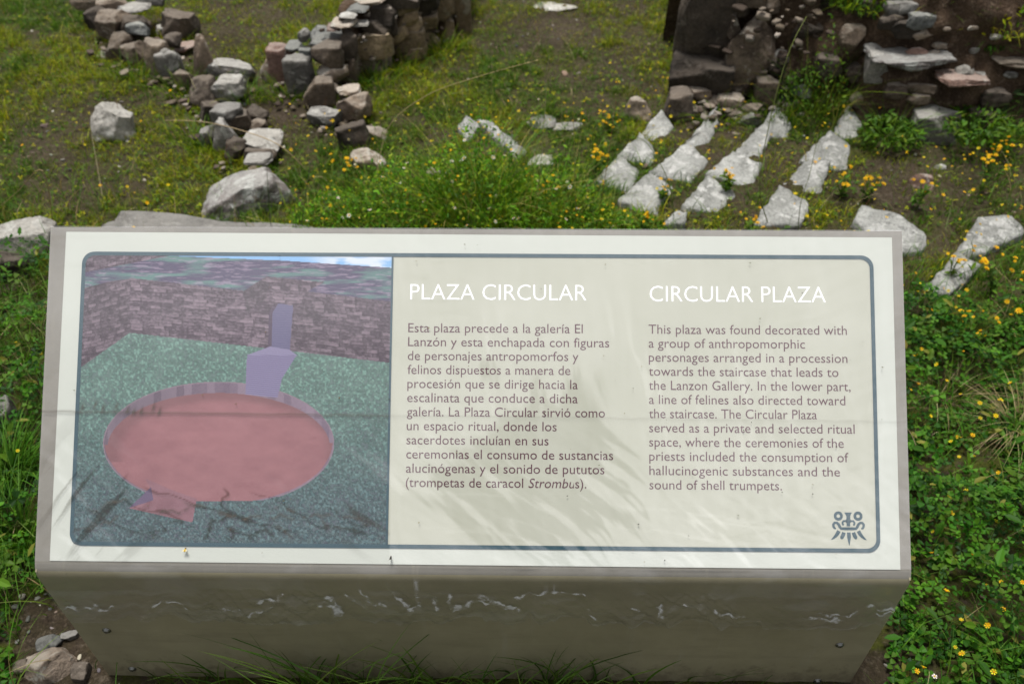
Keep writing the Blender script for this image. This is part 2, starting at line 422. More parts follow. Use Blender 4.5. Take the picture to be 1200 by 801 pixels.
# --- right hand walls
G0 = spot(845, 125)
w3 = thing('ruined_wall', 'dark wall end of tall upright slabs on rubble, top right behind the white paving', 'wall', G0)
for s in [(800,-40,855,78,116,'c','d'),(785,66,860,112,122,'w','d'),(850,18,904,116,124,'c','b'),(778,106,810,140,140,'w','d'),(806,98,832,124,132,'b','b'),
          (824,110,850,137,137,'b','b'),(841,108,870,130,136,'b','t'),(866,123,885,138,140,'b','r'),(869,131,892,149,149,'b','g'),(853,2,877,22,118,'b','d'),
          (850,14,864,40,118,'w','b'),(893,58,922,97,124,'b','d'),(911,106,928,124,130,'b','s'),(890,-8,912,16,116,'b','b'),(903,58,924,74,120,'b','g'),
          (882,88,908,124,128,'w','b'),(850,128,872,144,144,'b','d'),(806,124,828,142,142,'b','d'),(856,-30,900,4,116,'w','b'),(926,96,950,120,130,'b','s')]:
    stone_px(*s[:4], yb=s[4], form=s[5], m=s[6], parent=w3)
core('earth_fill', [(800,116), (860,118), (905,122), (940,126)], .75, .5, w3, EARTH, 15)

# chinking: small rubble wedged in and along the walls
def rubble(line, wid, n_, rmin, rmax, zmax, parent, seed):
    r_ = np.random.default_rng(seed); L_ = np.array([spot(*p) for p in line]); V0, Q0 = rock_mesh(2, 1.6, 1.0, seed, .2, 9, 4, .22); mb = MB()
    pc_ = np.array([(.12, .095, .07), (.08, .06, .048), (.18, .15, .12), (.06, .045, .035), (.24, .21, .18)])
    for k in range(n_):
        a = r_.uniform(0, len(L_)-1.001); i = int(a); P = L_[i]*(1-a+i)+L_[i+1]*(a-i); s_ = r_.uniform(rmin, rmax)*(.6+.8*r_.random()**2)
        P = P+np.array((r_.normal(0, wid*.5), r_.normal(0, wid*.5), r_.uniform(0, zmax))); t_ = r_.uniform(0, 6.28); c_, n_s = math.cos(t_), math.sin(t_)
        mb.add((V0*s_*r_.uniform(.7, 1.3, 3))@np.array([[c_, n_s, 0], [-n_s, c_, 0], [0, 0, 1]])+P-np.array(parent.location), Q0, None, pc_[r_.integers(0, 5)]*r_.uniform(.7, 1.2))
    mb.build('rubble', PEB, parent, True, 'stuff')
PEB = leafmat('rubble_stone', 0, .85)
rubble([(110,60), (165,76), (205,96), (245,135), (262,165), (300,192)], .13, 130, .007, .019, .03, w1, 41)
rubble([(322,96), (350,118), (385,130), (415,160)], .11, 70, .007, .019, .03, w2, 42)
rubble([(385,98), (430,92), (480,68), (545,38)], .03, 110, .007, .015, .26, w2, 43)
rubble([(790,136), (850,142), (900,130), (930,126)], .08, 120, .008, .022, .04, w3, 44)
rubble([(840,120), (900,124), (935,126)], .05, 90, .009, .022, .42, w3, 45)

# --- earth bank with stones stuck in it
base_l = [(915,124), (950,128), (985,134), (1010,150), (1060,158), (1130,160), (1210,166), (1290,172), (1400,176)]
BL = np.array([spot(*p) for p in base_l])
def bank_profile(q_):
    if q_ < .45: return .0+.20*q_/.45, .62*(q_/.45)**.85
    t = (q_-.45)/.55; return .20+1.9*t, .62+.16*t
k, m_ = 150, 64; V = []
for a in np.linspace(0, len(BL)-1, k):
    i = min(int(a), len(BL)-2); P = BL[i]*(1-(a-i))+BL[i+1]*(a-i)
    for b in range(m_):
        y_, z_ = bank_profile(b/(m_-1)); V.append((P[0], P[1]+.03+y_, P[2]-.03+z_))
V = np.array(V); s_ = 1-np.repeat(sstep(.35, 0, np.linspace(0, 1, k))[:, None], m_, 1).ravel()*0
V += np.stack([n3(V, 6, 61)*.04, -np.abs(n3(V, 5, 62))*.13+n3(V, 17, 66)*.04+n3(V, 37, 67)*.016, n3(V, 6, 63)*.05+n3(V, 19, 64)*.022], 1)
i = (np.arange(k-1)[:, None]*m_+np.arange(m_-1)[None]).ravel()
bank = build('earth_bank', V, [np.stack([i, i+m_, i+m_+1, i+1], 1)], EARTH, None, True, None, 'structure')
from mathutils.bvhtree import BVHTree
_bt = BVHTree.FromPolygons([Vector(v) for v in V], [tuple(int(q) for q in f) for f in np.stack([i, i+m_, i+m_+1, i+1], 1)])
def bank_hit(px, py):
    h_ = _bt.ray_cast(Vector(CAM), Vector(ray(px, py)).normalized())
    return np.array(h_[0]) if h_[0] is not None else None
def bank_stone(x0, y0, x1, y1, form, m, yb):
    o = stone_px(x0, y0, x1, y1, yb=yb, form=form, m=m, parent=None, name='stone')
    P = bank_hit((x0+x1)/2, (y0+y1)/2)
    if P is not None:                       # sit half sunk in the sloping face
        k_ = ((P-CAM)@fw)/((np.array(o.location)-CAM)@fw); o.location = P+np.array((0, -.006, .004)); o.scale = (k_, k_*.8, k_)
    o.parent = bank
for s in [(1004,-10,1037,22,'b','d'),(1038,0,1072,22,'b','g'),(1064,14,1094,34,'b','s'),(1030,14,1054,37,'b','d'),(1046,23,1074,47,'b','d'),
          (1069,32,1090,48,'b','t'),(1022,44,1102,88,'f','l'),(1062,54,1084,71,'b','r'),(1084,59,1102,72,'b','t'),(1091,49,1111,61,'b','t'),
          (1098,72,1150,106,'f','r'),(1119,75,1139,93,'b','w'),(1013,60,1038,94,'w','g'),(984,28,1010,62,'b','b'),(1128,128,1162,158,'w','d'),
          (1062,108,1088,124,'b','b'),(1058,96,1094,112,'b','b'),(990,70,1012,100,'b','d'),(1036,96,1060,118,'b','b'),(1150,100,1180,128,'b','d'),
          (1160,40,1172,48,'b','w'),(1134,30,1144,37,'b','t'),(1142,84,1152,92,'b','w'),(996,108,1014,128,'b','b'),(1165,60,1215,84,'f','b'),(930,20,960,50,'b','d'),(955,60,985,95,'b','d'),
          (1136,56,1146,64,'b','g'),(940,-6,975,18,'b','d'),(1176,84,1190,92,'b','g'),(1104,32,1112,38,'b','t')]:
    bank_stone(*s[:6], 160 if s[0] > 985 else 130)
tag(stone_px(1065, 127, 1123, 163, form='w', m='g', sink=.4, name='stone_block'), 'squared grey stone block set at the foot of the earth bank, top right', 'stone')

# ------------------------------------------------------------------ loose stones, each a thing
LOOSE = [((110,115,154,167),'r','w','pale white boulder alone in the thin grass at the upper left'),
 ((247,69,298,98),'b','g','broad flat grey stone lying just right of the pointed upright stone'),
 ((230,186,336,258),'a','l','large grey boulder blotched with white lichen just above the sign'),
 ((-2,256,61,304),'b','w','pale stone touching the top left corner of the sign'),
 ((-14,286,34,330),'b','d','dark brown stone below the pale stone at the left edge'),
 ((-14,462,17,510),'b','g','grey stone at the left edge halfway down the sign'),
 ((411,172,450,204),'b','t','pale tan rock among yellow flowers below the middle wall'),
 ((731,115,764,143),'p','t','small pointed cream stone left of the dark wall end'),
 ((618,134,650,152),'f','g','flat grey stone in the grass left of the yellow flowers'),
 ((648,143,682,154),'f','g','thin grey stone just right of the flat grey stone in the grass'),
 ((628,3,674,13),'f','w','long white stone at the top edge between the two walls'),
 ((1068,206,1096,223),'p','r','small pinkish three cornered stone on bare soil right of the paving'),
 ((115,58,132,68),'f','w','small white flat stone on grass beside the left wall'),
 ((1096,192,1108,199),'b','w','tiny white stone on soil above the pinkish one'),
 ((620,180,648,196),'f','w','pale stone half hidden at the right of the leafy clump'),
 ((500,196,520,212),'b','t','small tan stone peeping from the leafy clump'),
 ((30,754,88,806),'r','t','pinkish brown rock on bare soil at the lower left corner of the sign'),
 ((44,743,72,764),'b','s','dark grey stone just above the pinkish rock at lower left'),
 ((72,738,92,750),'b','g','small grey pebble by the lower left edge of the sign front'),
 ((84,776,104,800),'b','d','grey stone between the pinkish rock and the sign front'),
 ((16,772,34,790),'b','d','small dark stone left of the pinkish rock'),
]
for bb, fo, mt, lb in LOOSE:
    tag(stone_px(*bb, form=fo, m=mt, name='boulder' if bb[2]-bb[0] > 60 else 'rock'), lb, 'rock')
stone_on = stone_px(289, 176, 318, 194, yb=226, form='f', m='g', name='rock')
tag(stone_on, 'small pale flat stone resting on top of the lichen boulder', 'rock')
# broad slab right behind the sign
o = stone_px(112, 242, 368, 330, form='f', m='g', name='flat_rock', k=20)
tag(o, 'broad flat grey bedrock slab showing just above the top left of the sign', 'rock')

# ------------------------------------------------------------------ paving stones (traced on the ground, real thickness)
def slab(poly, m, th=.045, seed=0, lift=.02):
    G = np.array([spot(*p) for p in poly]); G = G.mean(0)+(G-G.mean(0))*1.05; z = G[:, 2].mean(); cen = G.mean(0)
    r = np.random.default_rng(seed)
    pts = []
    n_ = len(G)
    for i in range(n_):
        a, b = G[i], G[(i+1) % n_]; L_ = np.linalg.norm(b-a); kk = max(3, int(L_/.018))
        for j in range(kk):
            t = j/kk; p = a*(1-t)+b*t
            nrm = np.array([(b-a)[1], -(b-a)[0]]); nrm /= np.linalg.norm(nrm)
            c_ = (4*t*(1-t))
            p = p.copy(); p[:2] += nrm*r.normal()*.0030
            if min(t, 1-t) < .06: p[:2] += (cen-p)[:2]*.02
            pts.append(p[:2])
    pts = np.array(pts); M_ = len(pts); c2 = pts.mean(0)
    rings = [(1.03, -th), (1.02, -.012), (1.0, lift*.75), (.975, lift), (.7, lift+.001), (.4, lift+.002), (.15, lift+.001)]
    V = []
    for s_, dz in rings:
        q_ = c2+(pts-c2)*s_
        zz = dz+(fbm(q_[:, 0]*22, q_[:, 1]*22, seed, 3)-.5)*.013*(dz > 0)
        V.append(np.column_stack([q_, zz]))
    V = np.concatenate(V+[np.array([[*c2, lift+.003]])])
    Q = [(a*M_+i_, a*M_+(i_+1) % M_, (a+1)*M_+(i_+1) % M_, (a+1)*M_+i_) for a in range(len(rings)-1) for i_ in range(M_)]
    T = [((len(rings)-1)*M_+i_, (len(rings)-1)*M_+(i_+1) % M_, len(V)-1) for i_ in range(M_)]
    area = 0.0
    for i_ in range(M_): area += pts[i_, 0]*pts[(i_+1) % M_, 1]-pts[(i_+1) % M_, 0]*pts[i_, 1]
    if area < 0: Q = [q_[::-1] for q_ in Q]; T = [t_[::-1] for t_ in T]
    V[:, 0] -= c2[0]; V[:, 1] -= c2[1]; V[:, 2] += np.clip(V[:, 1]*.16, -.02, .03)+V[:, 0]*r.normal()*.04
    o = build('paving_stone', V, [np.array(Q), np.array(T)], ROCK[m], None, True)
    o.location = (c2[0], c2[1], z)
    return o, pts
PAV = [
 ([(774,137),(749,162),(771,168),(788,152)],'first (leftmost) line'),([(750,165),(725,186),(762,194),(769,181)],0),([(725,187),(697,219),(738,225),(748,203)],0),
 ([(838,137),(797,173),(826,177),(838,153)],0),([(806,175),(760,207),(810,213),(828,191)],0),([(761,210),(724,240),(768,252),(789,221)],0),
 ([(908,130),(884,158),(921,162),(926,149)],0),([(884,160),(859,183),(888,189),(902,166)],0),([(857,185),(827,208),(879,218),(891,196)],0),([(828,212),(799,246),(843,250),(862,229)],0),
 ([(994,130),(976,159),(1011,168),(1003,155),(1019,147)],0),([(970,162),(937,191),(991,199),(994,176)],0),([(947,194),(914,221),(960,226),(970,199)],0),([(912,224),(883,264),(936,268),(946,244)],0),
 ([(1006,253),(1050,262),(1083,284),(1079,300),(1040,300),(1000,268)],0),([(1141,266),(1178,265),(1196,282),(1152,301),(1118,305)],0),([(1118,306),(1082,346),(1106,354),(1146,320)],0),
 ([(790,256),(776,270),(802,270),(804,257)],0),
 ([(536,156),(547,147),(563,155),(548,168)],0),([(560,154),(572,152),(616,182),(604,188)],0)]
PL = ['back most stone of the left line of white paving','middle stone of the left line of white paving','nearest stone of the left line, mottled grey and white',
 'long narrow back stone of the second line of paving','broad middle stone of the second line of paving','nearest stone of the second line, grey and right above the sign',
 'bright wedge at the back of the third line, at the foot of the vegetation','small second stone of the third line of paving','broad third stone of the third line, beside yellow flowers','fourth stone of the third line, nearest the sign',
 'broken notched stone at the back of the right hand line','large second stone of the right hand line of paving','third stone of the right hand line of paving','bright ribbed stone nearest the sign in the right hand line',
 'long pale slab touching the top right corner of the sign','pale stone high on the far right among yellow flowers','pale narrow stone below it on the far right, beside the sign corner',
 'sliver of pale stone just behind the sign between paving lines','white stone at the crest of the leafy clump','long narrow white stone lying right of the leafy clump crest']
PAVPTS = []
for i_, ((poly, _), lb) in enumerate(zip(PAV, PL)):
    o, pts = slab(poly, 'p', seed=200+i_, lift=.014 if i_ < 14 else .028)
    tag(o, lb, 'paving stone', 'white paving stones set in rows'); PAVPTS.append(pts)

# ------------------------------------------------------------------ THE SIGN
Hh, TL, LA = .5613, .7338, .3589          # panel length up the slope, slope angle, front height
ct, st_ = math.cos(TL), math.sin(TL)
def pan(u_, v_, n_=0.0):                    # point on the sloping panel, n_ metres off it
    u_ = np.asarray(u_, float); v_ = np.asarray(v_, float); n_ = np.asarray(n_, float)
    u_, v_, n_ = np.broadcast_arrays(u_, v_, n_)
    return np.stack([u_, v_*ct-n_*st_, LA+v_*st_+n_*ct], -1)

def paintmat(c1=(.225, .203, .128), c2=(.30, .27, .175), name='painted_metal'):
    m, n, L = newmat(name)
    tc = n.new('ShaderNodeTexCoord')
    def noise(s, d=8, r=.6, v=None):
        t = n.new('ShaderNodeTexNoise'); t.inputs['Scale'].default_value = s; t.inputs['Detail'].default_value = d
        t.inputs['Roughness'].default_value = r
        if v:
            mp = n.new('ShaderNodeMapping'); mp.inputs['Scale'].default_value = v; L.new(tc.outputs['Object'], mp.inputs[0]); L.new(mp.outputs[0], t.inputs['Vector'])
        else: L.new(tc.outputs['Object'], t.inputs['Vector'])
        return t.outputs['Fac']
    base = mixc(n, L, ramp_out(n, L, noise(5, 9, .7), [(.35, 0), (.7, 1)]), c1, c2)
    base = mixc(n, L, ramp_out(n, L, noise(3, 8, .7, (1, 1, 9)), [(.5, 0), (.75, .5)]), base, (.14, .12, .08))
    # mud splashed up from the soil: a band that thins out upward
    sx_ = n.new('ShaderNodeSeparateXYZ'); L.new(tc.outputs['Object'], sx_.inputs[0])
    hz_ = n.new('ShaderNodeMapRange'); hz_.inputs['From Min'].default_value = .0; hz_.inputs['From Max'].default_value = .12; hz_.inputs['To Min'].default_value = .22; hz_.inputs['To Max'].default_value = -.06
    L.new(sx_.outputs[2], hz_.inputs[0]); ad_ = n.new('ShaderNodeMath'); ad_.operation = 'ADD'; L.new(hz_.outputs[0], ad_.inputs[0]); L.new(noise(38, 9, .75), ad_.inputs[1])
    base = mixc(n, L, ramp_out(n, L, ad_.outputs[0], [(.60, 0), (.74, .6)]), base, (.13, .105, .07))
    base = mixc(n, L, ramp_out(n, L, noise(2.2, 9, .75, (14, 1, 1)), [(.56, 0), (.70, .35)]), base, (.30, .28, .22))
    base = mixc(n, L, ramp_out(n, L, noise(17, 9, .8), [(.66, 0), (.70, .7)]), base, (.11, .075, .045))
    base = mixc(n, L, ramp_out(n, L, noise(300, 3, .6), [(.70, 0), (.74, .8)]), base, (.08, .06, .04))
    p = n.new('ShaderNodeBsdfPrincipled'); p.inputs['Roughness'].default_value = .5
    L.new(ramp_out(n, L, noise(12), [(.3, .4), (.7, .65)]), p.inputs['Roughness'])
    b = n.new('ShaderNodeBump'); b.inputs['Strength'].default_value = .15; b.inputs['Distance'].default_value = .002
    L.new(noise(20), b.inputs['Height']); L.new(b.outputs[0], p.inputs['Normal'])
    o = n.new('ShaderNodeOutputMaterial'); L.new(base, p.inputs['Base Color']); L.new(p.outputs[0], o.inputs[0]); return m
PAINT = paintmat(); PAINT2 = paintmat((.15, .142, .12), (.215, .205, .18), 'dusty_metal')  # second one greyer, for the top panel
sign = thing('information_sign', 'sloping bilingual information sign about the circular plaza, wrapped in clear plastic film', 'sign')
# top panel + rounded fold + front: one bent sheet profile, split in two parts at the fold
def sheet(name, prof, x0, x1, th, nx_=30):
    prof = np.array(prof); xs = np.linspace(x0, x1, nx_); V = []
    nrm = []
    for i in range(len(prof)):
        t = prof[min(i+1, len(prof)-1)]-prof[max(i-1, 0)]; t = t/np.linalg.norm(t); nrm.append((t[1], -t[0]))
    nrm = np.array(nrm); inner = prof+nrm*th
    loop_ = np.vstack([prof, inner[::-1]]); M_ = len(loop_)
    for x in xs: V += [(x, a, b) for a, b in loop_]
    Q = [(i*M_+j, i*M_+(j+1) % M_, (i+1)*M_+(j+1) % M_, (i+1)*M_+j) for i in range(nx_-1) for j in range(M_)]
    kk = len(prof)
    for e in (0, nx_-1):
        for j in range(kk-1):
            q_ = (e*M_+j, e*M_+j+1, e*M_+M_-2-j, e*M_+M_-1-j); Q.append(q_ if e == 0 else q_[::-1])
    return build(name, V, [np.array(Q)], PAINT if name == 'front_panel' else PAINT2, sign, False)
rad = .009
fold = [(0+rad-rad*math.cos(a), LA-rad*.42+rad*math.sin(a)) for a in np.linspace(0, math.pi/2-TL, 6)]
# profile (y,z) from bottom of the front to the fold, then up the slope
FA, FB = .017, .018      # where the rounded fold starts below and above the corner line
def foldpt(q_, off=0.0):
    p0 = np.array((0, LA-FA)); p1 = np.array((0, LA)); p2 = np.array((FB*ct, LA+FB*st_))
    p = (1-q_)**2*p0+2*q_*(1-q_)*p1+q_*q_*p2; t = 2*(1-q_)*(p1-p0)+2*q_*(p2-p1); t = t/np.linalg.norm(t)
    return p+off*np.array((-t[1], t[0]))
front_prof = [(0, z) for z in np.linspace(-.03, LA-FA, 8)]
fold_pts = [tuple(foldpt(q_)) for q_ in np.linspace(0, 1, 17)]
sheet('front_panel', front_prof+fold_pts[1:9], -.701, .701, .004)
sheet('top_panel', [(a, b) for a, b in fold_pts[8:]]+[(v*ct, LA+v*st_) for v in np.linspace(.03, Hh, 12)], -.701, .701, .004)
for sgn in (-1, 1):
    mb = MB(); x = sgn*.655
    y1, z1 = Hh*ct-.01, LA+Hh*st_-.012
    P4 = [(.006, -.05), (y1, -.05), (y1, z1), (.03, LA+.008), (.008, LA-.03)]
    V = [(x+d, a, b) for d in (-.002, .002) for a, b in P4]
    mb.add(V, [(0,1,2,4), (9,7,6,5), (0,5,6,1), (1,6,7,2), (2,7,8,3), (3,8,9,4), (4,9,5,0)], [(2,3,4), (7,9,8)]); mb.build('side_panel', PAINT, sign)
mb = MB(); mb.box((-.66, Hh*ct-.008, -.05), (.66, Hh*ct-.004, LA+Hh*st_-.012)); mb.build('back_panel', PAINT, sign)
# return lips down the sides and back of the panel
for sgn in (-1, 1):
    mb = MB()
    a = pan(sgn*.701, .0, -.002); b = pan(sgn*.701, Hh, -.002); c_ = pan(sgn*.701, Hh, -.025); d_ = pan(sgn*.701, .02, -.025)
    off = np.array([-.003*sgn, 0, 0]); V = [a, b, c_, d_]+[p+off for p in (a, b, c_, d_)]
    mb.add(V, [(0,1,2,3),(7,6,5,4),(0,4,5,1),(1,5,6,2),(2,6,7,3),(3,7,4,0)])
    mb.build('edge_lip', PAINT, sign)
# bolts
BOLT = plain('zinc_bolt', (.22, .22, .21), .35, .9)
bme = None
def bolt_mesh():
    mb = MB(); prof = [(.0075, 0), (.0075, .0012), (.0052, .0014), (.005, .0032), (.0036, .0042), (0.0001, .0046)]
    n_ = 14; V = [(r*math.cos(2*math.pi*k/n_), -h, r*math.sin(2*math.pi*k/n_)) for r, h in prof for k in range(n_)]
    mb.add(V, [(i*n_+k, i*n_+(k+1) % n_, (i+1)*n_+(k+1) % n_, (i+1)*n_+k) for i in range(len(prof)-1) for k in range(n_)])
    return mb.build('bolt', BOLT, None, True, None, False)
bme = bolt_mesh()
for bp in ((125, 738), (155, 783), (984, 755), (958, 797)):
    o = put('bolt', bme, sign); P = at_y(bp[0], bp[1], -.0005); o.location = P

# ---- poster and its print
def flat(name, polys_uv, n_, mat, parent=sign, tri=None):
    mb = MB()
    for P in polys_uv:
        P = np.array(P); mb.add(pan(P[:, 0], P[:, 1], n_), None if len(P) != 4 else [(0, 1, 2, 3)], None)
    return mb.build(name, mat, parent)
PAPER = None
def papermat():
    m, n, L = newmat('poster_paper'); tc = n.new('ShaderNodeTexCoord')
    t = n.new('ShaderNodeTexNoise'); t.inputs['Scale'].default_value = 6; t.inputs['Detail'].default_value = 9; L.new(tc.outputs['Object'], t.inputs['Vector'])
    c = mixc(n, L, ramp_out(n, L, t.outputs['Fac'], [(.35, 0), (.7, 1)]), (.375, .385, .320), (.405, .415, .355))
    p = n.new('ShaderNodeBsdfPrincipled'); p.inputs['Roughness'].default_value = .45; L.new(c, p.inputs['Base Color'])
    o = n.new('ShaderNodeOutputMaterial'); L.new(p.outputs[0], o.inputs[0]); return m
PAPER = papermat()
WB = plain('poster_margin', (.46, .485, .445), .45)
TEAL = plain('teal_ink', (.004, .045, .066), .5)
MAROON = plain('maroon_ink', (.070, .016, .030), .5)
WHITE = plain('white_ink', (.90, .91, .96), .5)
mb = MB()
PT = np.array([(-.6765, .019), (.6835, .017), (.6840, .5505), (-.6745, .5535)])
nU, nV = 60, 24
U_, V_ = np.meshgrid(np.linspace(0, 1, nU), np.linspace(0, 1, nV))
uu = (PT[0][0]*(1-U_)+PT[1][0]*U_)*(1-V_)+(PT[3][0]*(1-U_)+PT[2][0]*U_)*V_
vv = (PT[0][1]*(1-U_)+PT[1][1]*U_)*(1-V_)+(PT[3][1]*(1-U_)+PT[2][1]*U_)*V_
ii = (np.arange(nV-1)[:, None]*nU+np.arange(nU-1)[None]).ravel()
poster = build('poster', pan(uu, vv, .0012).reshape(-1, 3), [np.stack([ii, ii+1, ii+nU+1, ii+nU], 1)], WB, sign, True)
# inner field of the poster, slightly darker cream
def rrect(u0_, v0_, u1_, v1_, r_, k=8):
    P = []
    for cx, cy, a0 in ((u1_-r_, v1_-r_, 0), (u0_+r_, v1_-r_, 90), (u0_+r_, v0_+r_, 180), (u1_-r_, v0_+r_, 270)):
        for j in range(k+1): a = math.radians(a0+90*j/k); P.append((cx+r_*math.cos(a), cy+r_*math.sin(a)))
    return np.array(P)
BO = (-.6455, .0435, .6525, .5205)
out = rrect(*BO, .020); bw = .0062
inn = rrect(BO[0]+bw, BO[1]+bw, BO[2]-bw, BO[3]-bw, .015)
k = len(out)
V = np.vstack([pan(inn[:, 0], inn[:, 1], .0016), pan(0, .28, .0016)[None]])
build('poster_field', V, [np.array([(i, (i+1) % k, k) for i in range(k)])], PAPER, poster)
V = np.vstack([pan(out[:, 0], out[:, 1], .0024), pan(inn[:, 0], inn[:, 1], .0024)])
build('border_line', V, [np.array([(i, (i+1) % k, k+(i+1) % k, k+i) for i in range(k)])], TEAL, poster)
build('divider_line', pan([-.1365, -.1325, -.1315, -.1345], [.046, .046, .517, .517], .0026), [np.array([(0, 1, 2, 3)])], TEAL, poster)

# picture print: an illustration of the plaza, painted texel by texel as ink on the sheet
def picture(nx_, ny_):
    s, t = np.meshgrid(np.linspace(0, 1, nx_), np.linspace(0, 1, ny_))      # t runs down
    X = (98-16*t)*(1-s)+(459-5*t)*s; Y = (296+3*s)*(1-t)+(634+8*s)*t       # drawing coordinates
    col = np.zeros(X.shape+(3,))
    def put_(mask, c): col[mask] = (c if np.ndim(c) == 1 else c[mask])
    def inpoly(P):
        inside = np.zeros(X.shape, bool); n_ = len(P)
        for i in range(n_):
            x0, y0 = P[i]; x1, y1 = P[(i+1) % n_]
            c_ = ((y0 > Y) != (y1 > Y)) & (X < (x1-x0)*(Y-y0)/((y1-y0) if y1 != y0 else 1e-9)+x0); inside ^= c_
        return inside
    def C3(a, b, k): return np.array(a)[None, None]*(1-k[..., None])+np.array(b)[None, None]*k[..., None]
    gn = np.random.default_rng(3).random(X.shape)
    # grass
    g = (vnoise(X*.55, Y*.55, 1)*.6+vnoise(X*1.1, Y*1.1, 2)*.4-.5)*1.5+.5; g2 = fbm(X*.03, Y*.05, 5, 3); sp = vnoise(X*.45+7, Y*.5, 9)
    lawn = C3((.045, .105, .090), (.120, .215, .185), np.clip(g*.75+g2*.6-.15, 0, 1))
    low = sstep(430, 620, Y)[..., None]
    lawn = lawn*(1-low)+C3((.010, .038, .048), (.070, .120, .130), np.clip(g*1.0+gn*.35-.15, 0, 1))*low
    lawn = lawn*(0.80+.3*(sp > .60)+.35*(sp > .78))[..., None]+np.array((.012, .0, .012))*(sp < .25)[..., None]
    col[:] = lawn
    # masonry
    def masonry(slope, ch, bwid, seed):
        yy = (Y-slope*(X-98))/ch; row = np.floor(yy); fr = yy-row
        off_ = _hash(row, row*0, seed)*10; yy = yy+(fbm(X*.06, Y*.06, seed+9, 2)-.5)*.9; fr = yy-np.floor(yy); xx = X/bwid+off_+(fbm(X*.05, row*3.1, seed, 2)-.5)*1.2
        cell = np.floor(xx); fx_ = xx-cell; tone = _hash(cell, row, seed+3)
        joint = (fr < .2) | (fx_ < .09)
        c_ = C3((.040, .022, .040), (.19, .14, .18), np.clip(tone**2*.9+(fbm(X*.35, Y*.5, 4, 2)-.4)*.9, 0, 1))
        c_ *= (1-.5*joint)[..., None]; c_ *= (.82+.3*fbm(X*.03, Y*.03, 8, 2))[..., None]
        return c_
    mz = masonry(.09, 3.9, 12, 21); mzl = masonry(-.25, 3.9, 9, 22); mzr = masonry(.10, 4.3, 12, 23)
    plateau = C3((.045, .035, .085), (.080, .200, .175), sstep(.38, .75, fbm(X*.03, Y*.22, 12, 5))*.8)
    plateau = plateau*(1-(.55*sstep(.55, .72, fbm(X*.09, Y*.6, 13, 4))))[..., None]+np.array((.27, .21, .30))*(.55*sstep(.55, .72, fbm(X*.09, Y*.6, 13, 4)))[..., None]
    put_(inpoly([(60, 280), (470, 280), (470, 360), (358, 344), (300, 345), (150, 330), (60, 350)]), plateau)
    put_(inpoly([(60, 290), (205, 290), (198, 300), (60, 327)]), mzl)
    put_(inpoly([(198, 285), (470, 285), (470, 316), (330, 306), (198, 300)]), C3((.17, .36, .62), (.52, .58, .66), sstep(350, 400, X)*sstep(.3, .6, fbm(X*.05, Y*.12, 3, 3))))
    put_(inpoly([(60, 347), (130, 330), (152, 327), (152, 391), (60, 455)]), mzl*.82)
    put_(inpoly([(152, 326), (286, 342), (312, 325), (381, 332), (360, 343), (470, 357), (470, 430), (345, 414), (152, 391)]), mz)
    put_(inpoly([(355, 343), (470, 357), (470, 430), (341, 412), (343, 372)]), mzr*.9)
    put_(inpoly([(286, 342), (312, 325), (313, 352), (288, 368)]), mz*.72)
    # stair in the gap
    ry = np.sin(Y*2.2)*.5+.5
    put_(inpoly([(319.6, 368), (326.7, 357), (343.8, 360), (340, 413), (318.5, 410)]), C3((.060, .055, .120), (.11, .10, .20), np.sin(Y*3.0)*.5+.5))
    put_(inpoly([(316, 366), (325, 357), (320, 368), (318, 410), (314, 410)]), np.array((.05, .03, .06)))
    # round sunken plaza
    cx, cy = 256.5, 521
    X2 = X-(Y-521)*.03
    e_out = ((X2-cx)/135)**2+((Y-cy)/71)**2 < 1
    e_out &= Y < cy+66
    e_in = ((X2-cx)/131)**2+((Y-cy-5)/64)**2 < 1
    rim = masonry(.0, 30, 13, 31)
    put_(e_out, C3((.085, .055, .09), (.20, .15, .20), np.clip(gn*.3+_hash(np.floor(X/9), X*0, 4)*.7, 0, 1)))
    col[e_out] *= (.75+.35*sstep(150, 300, X))[e_out][:, None]
    edge = (((X2-cx)/136)**2+((Y-cy)/72)**2 < 1) & ~e_out & (Y < cy+62)
    put_(edge, np.array((.19, .13, .17)))
    e_in2 = (e_in & e_out) | ((((X2-cx)/134)**2+((Y-cy)/66)**2 < 1) & (Y > cy))
    red = C3((.170, .062, .075), (.265, .115, .130), np.clip((fbm(X*.05, Y*.10, 17, 5)-.5)*.7+.35+gn*.35+.25*np.exp(-(((X-275)/90)**2+((Y-515)/40)**2)), 0, 1))
    red = red*(1-.28*sstep(.75, 1.0, ((X2-cx-6)/131)**2+((Y-cy-8)/62)**2)*(Y < cy+20))[..., None]
    put_(e_in2, red)
    put_(inpoly([(170, 560), (200, 573), (231, 584), (226, 611), (151, 594), (176, 571)]), red*np.array((.85, .95, 1.05)))
    put_(inpoly([(177, 570), (180, 585), (151, 594)]), np.array((.09, .06, .12)))
    # lower stair
    put_(inpoly([(290, 417), (348, 418.6), (331, 446), (326, 468), (288, 464)]), C3((.10, .085, .17), (.19, .165, .29), (np.sin(Y*2.6-X*.25)*.5+.5)))
    put_(inpoly([(300.6, 414), (317, 408), (340, 412), (349, 419), (290, 418)]), np.array((.18, .16, .27)))
    u_ = (-.6435+.0*t)*(1-s)+(-.1345-.001*t)*s; v_ = .5185-(.5185-.0455)*t
    return u_, v_, np.clip(col, 0, 1)
pu, pv, pc = picture(520, 470)
ny_, nx_ = pu.shape; ii = (np.arange(ny_-1)[:, None]*nx_+np.arange(nx_-1)[None])
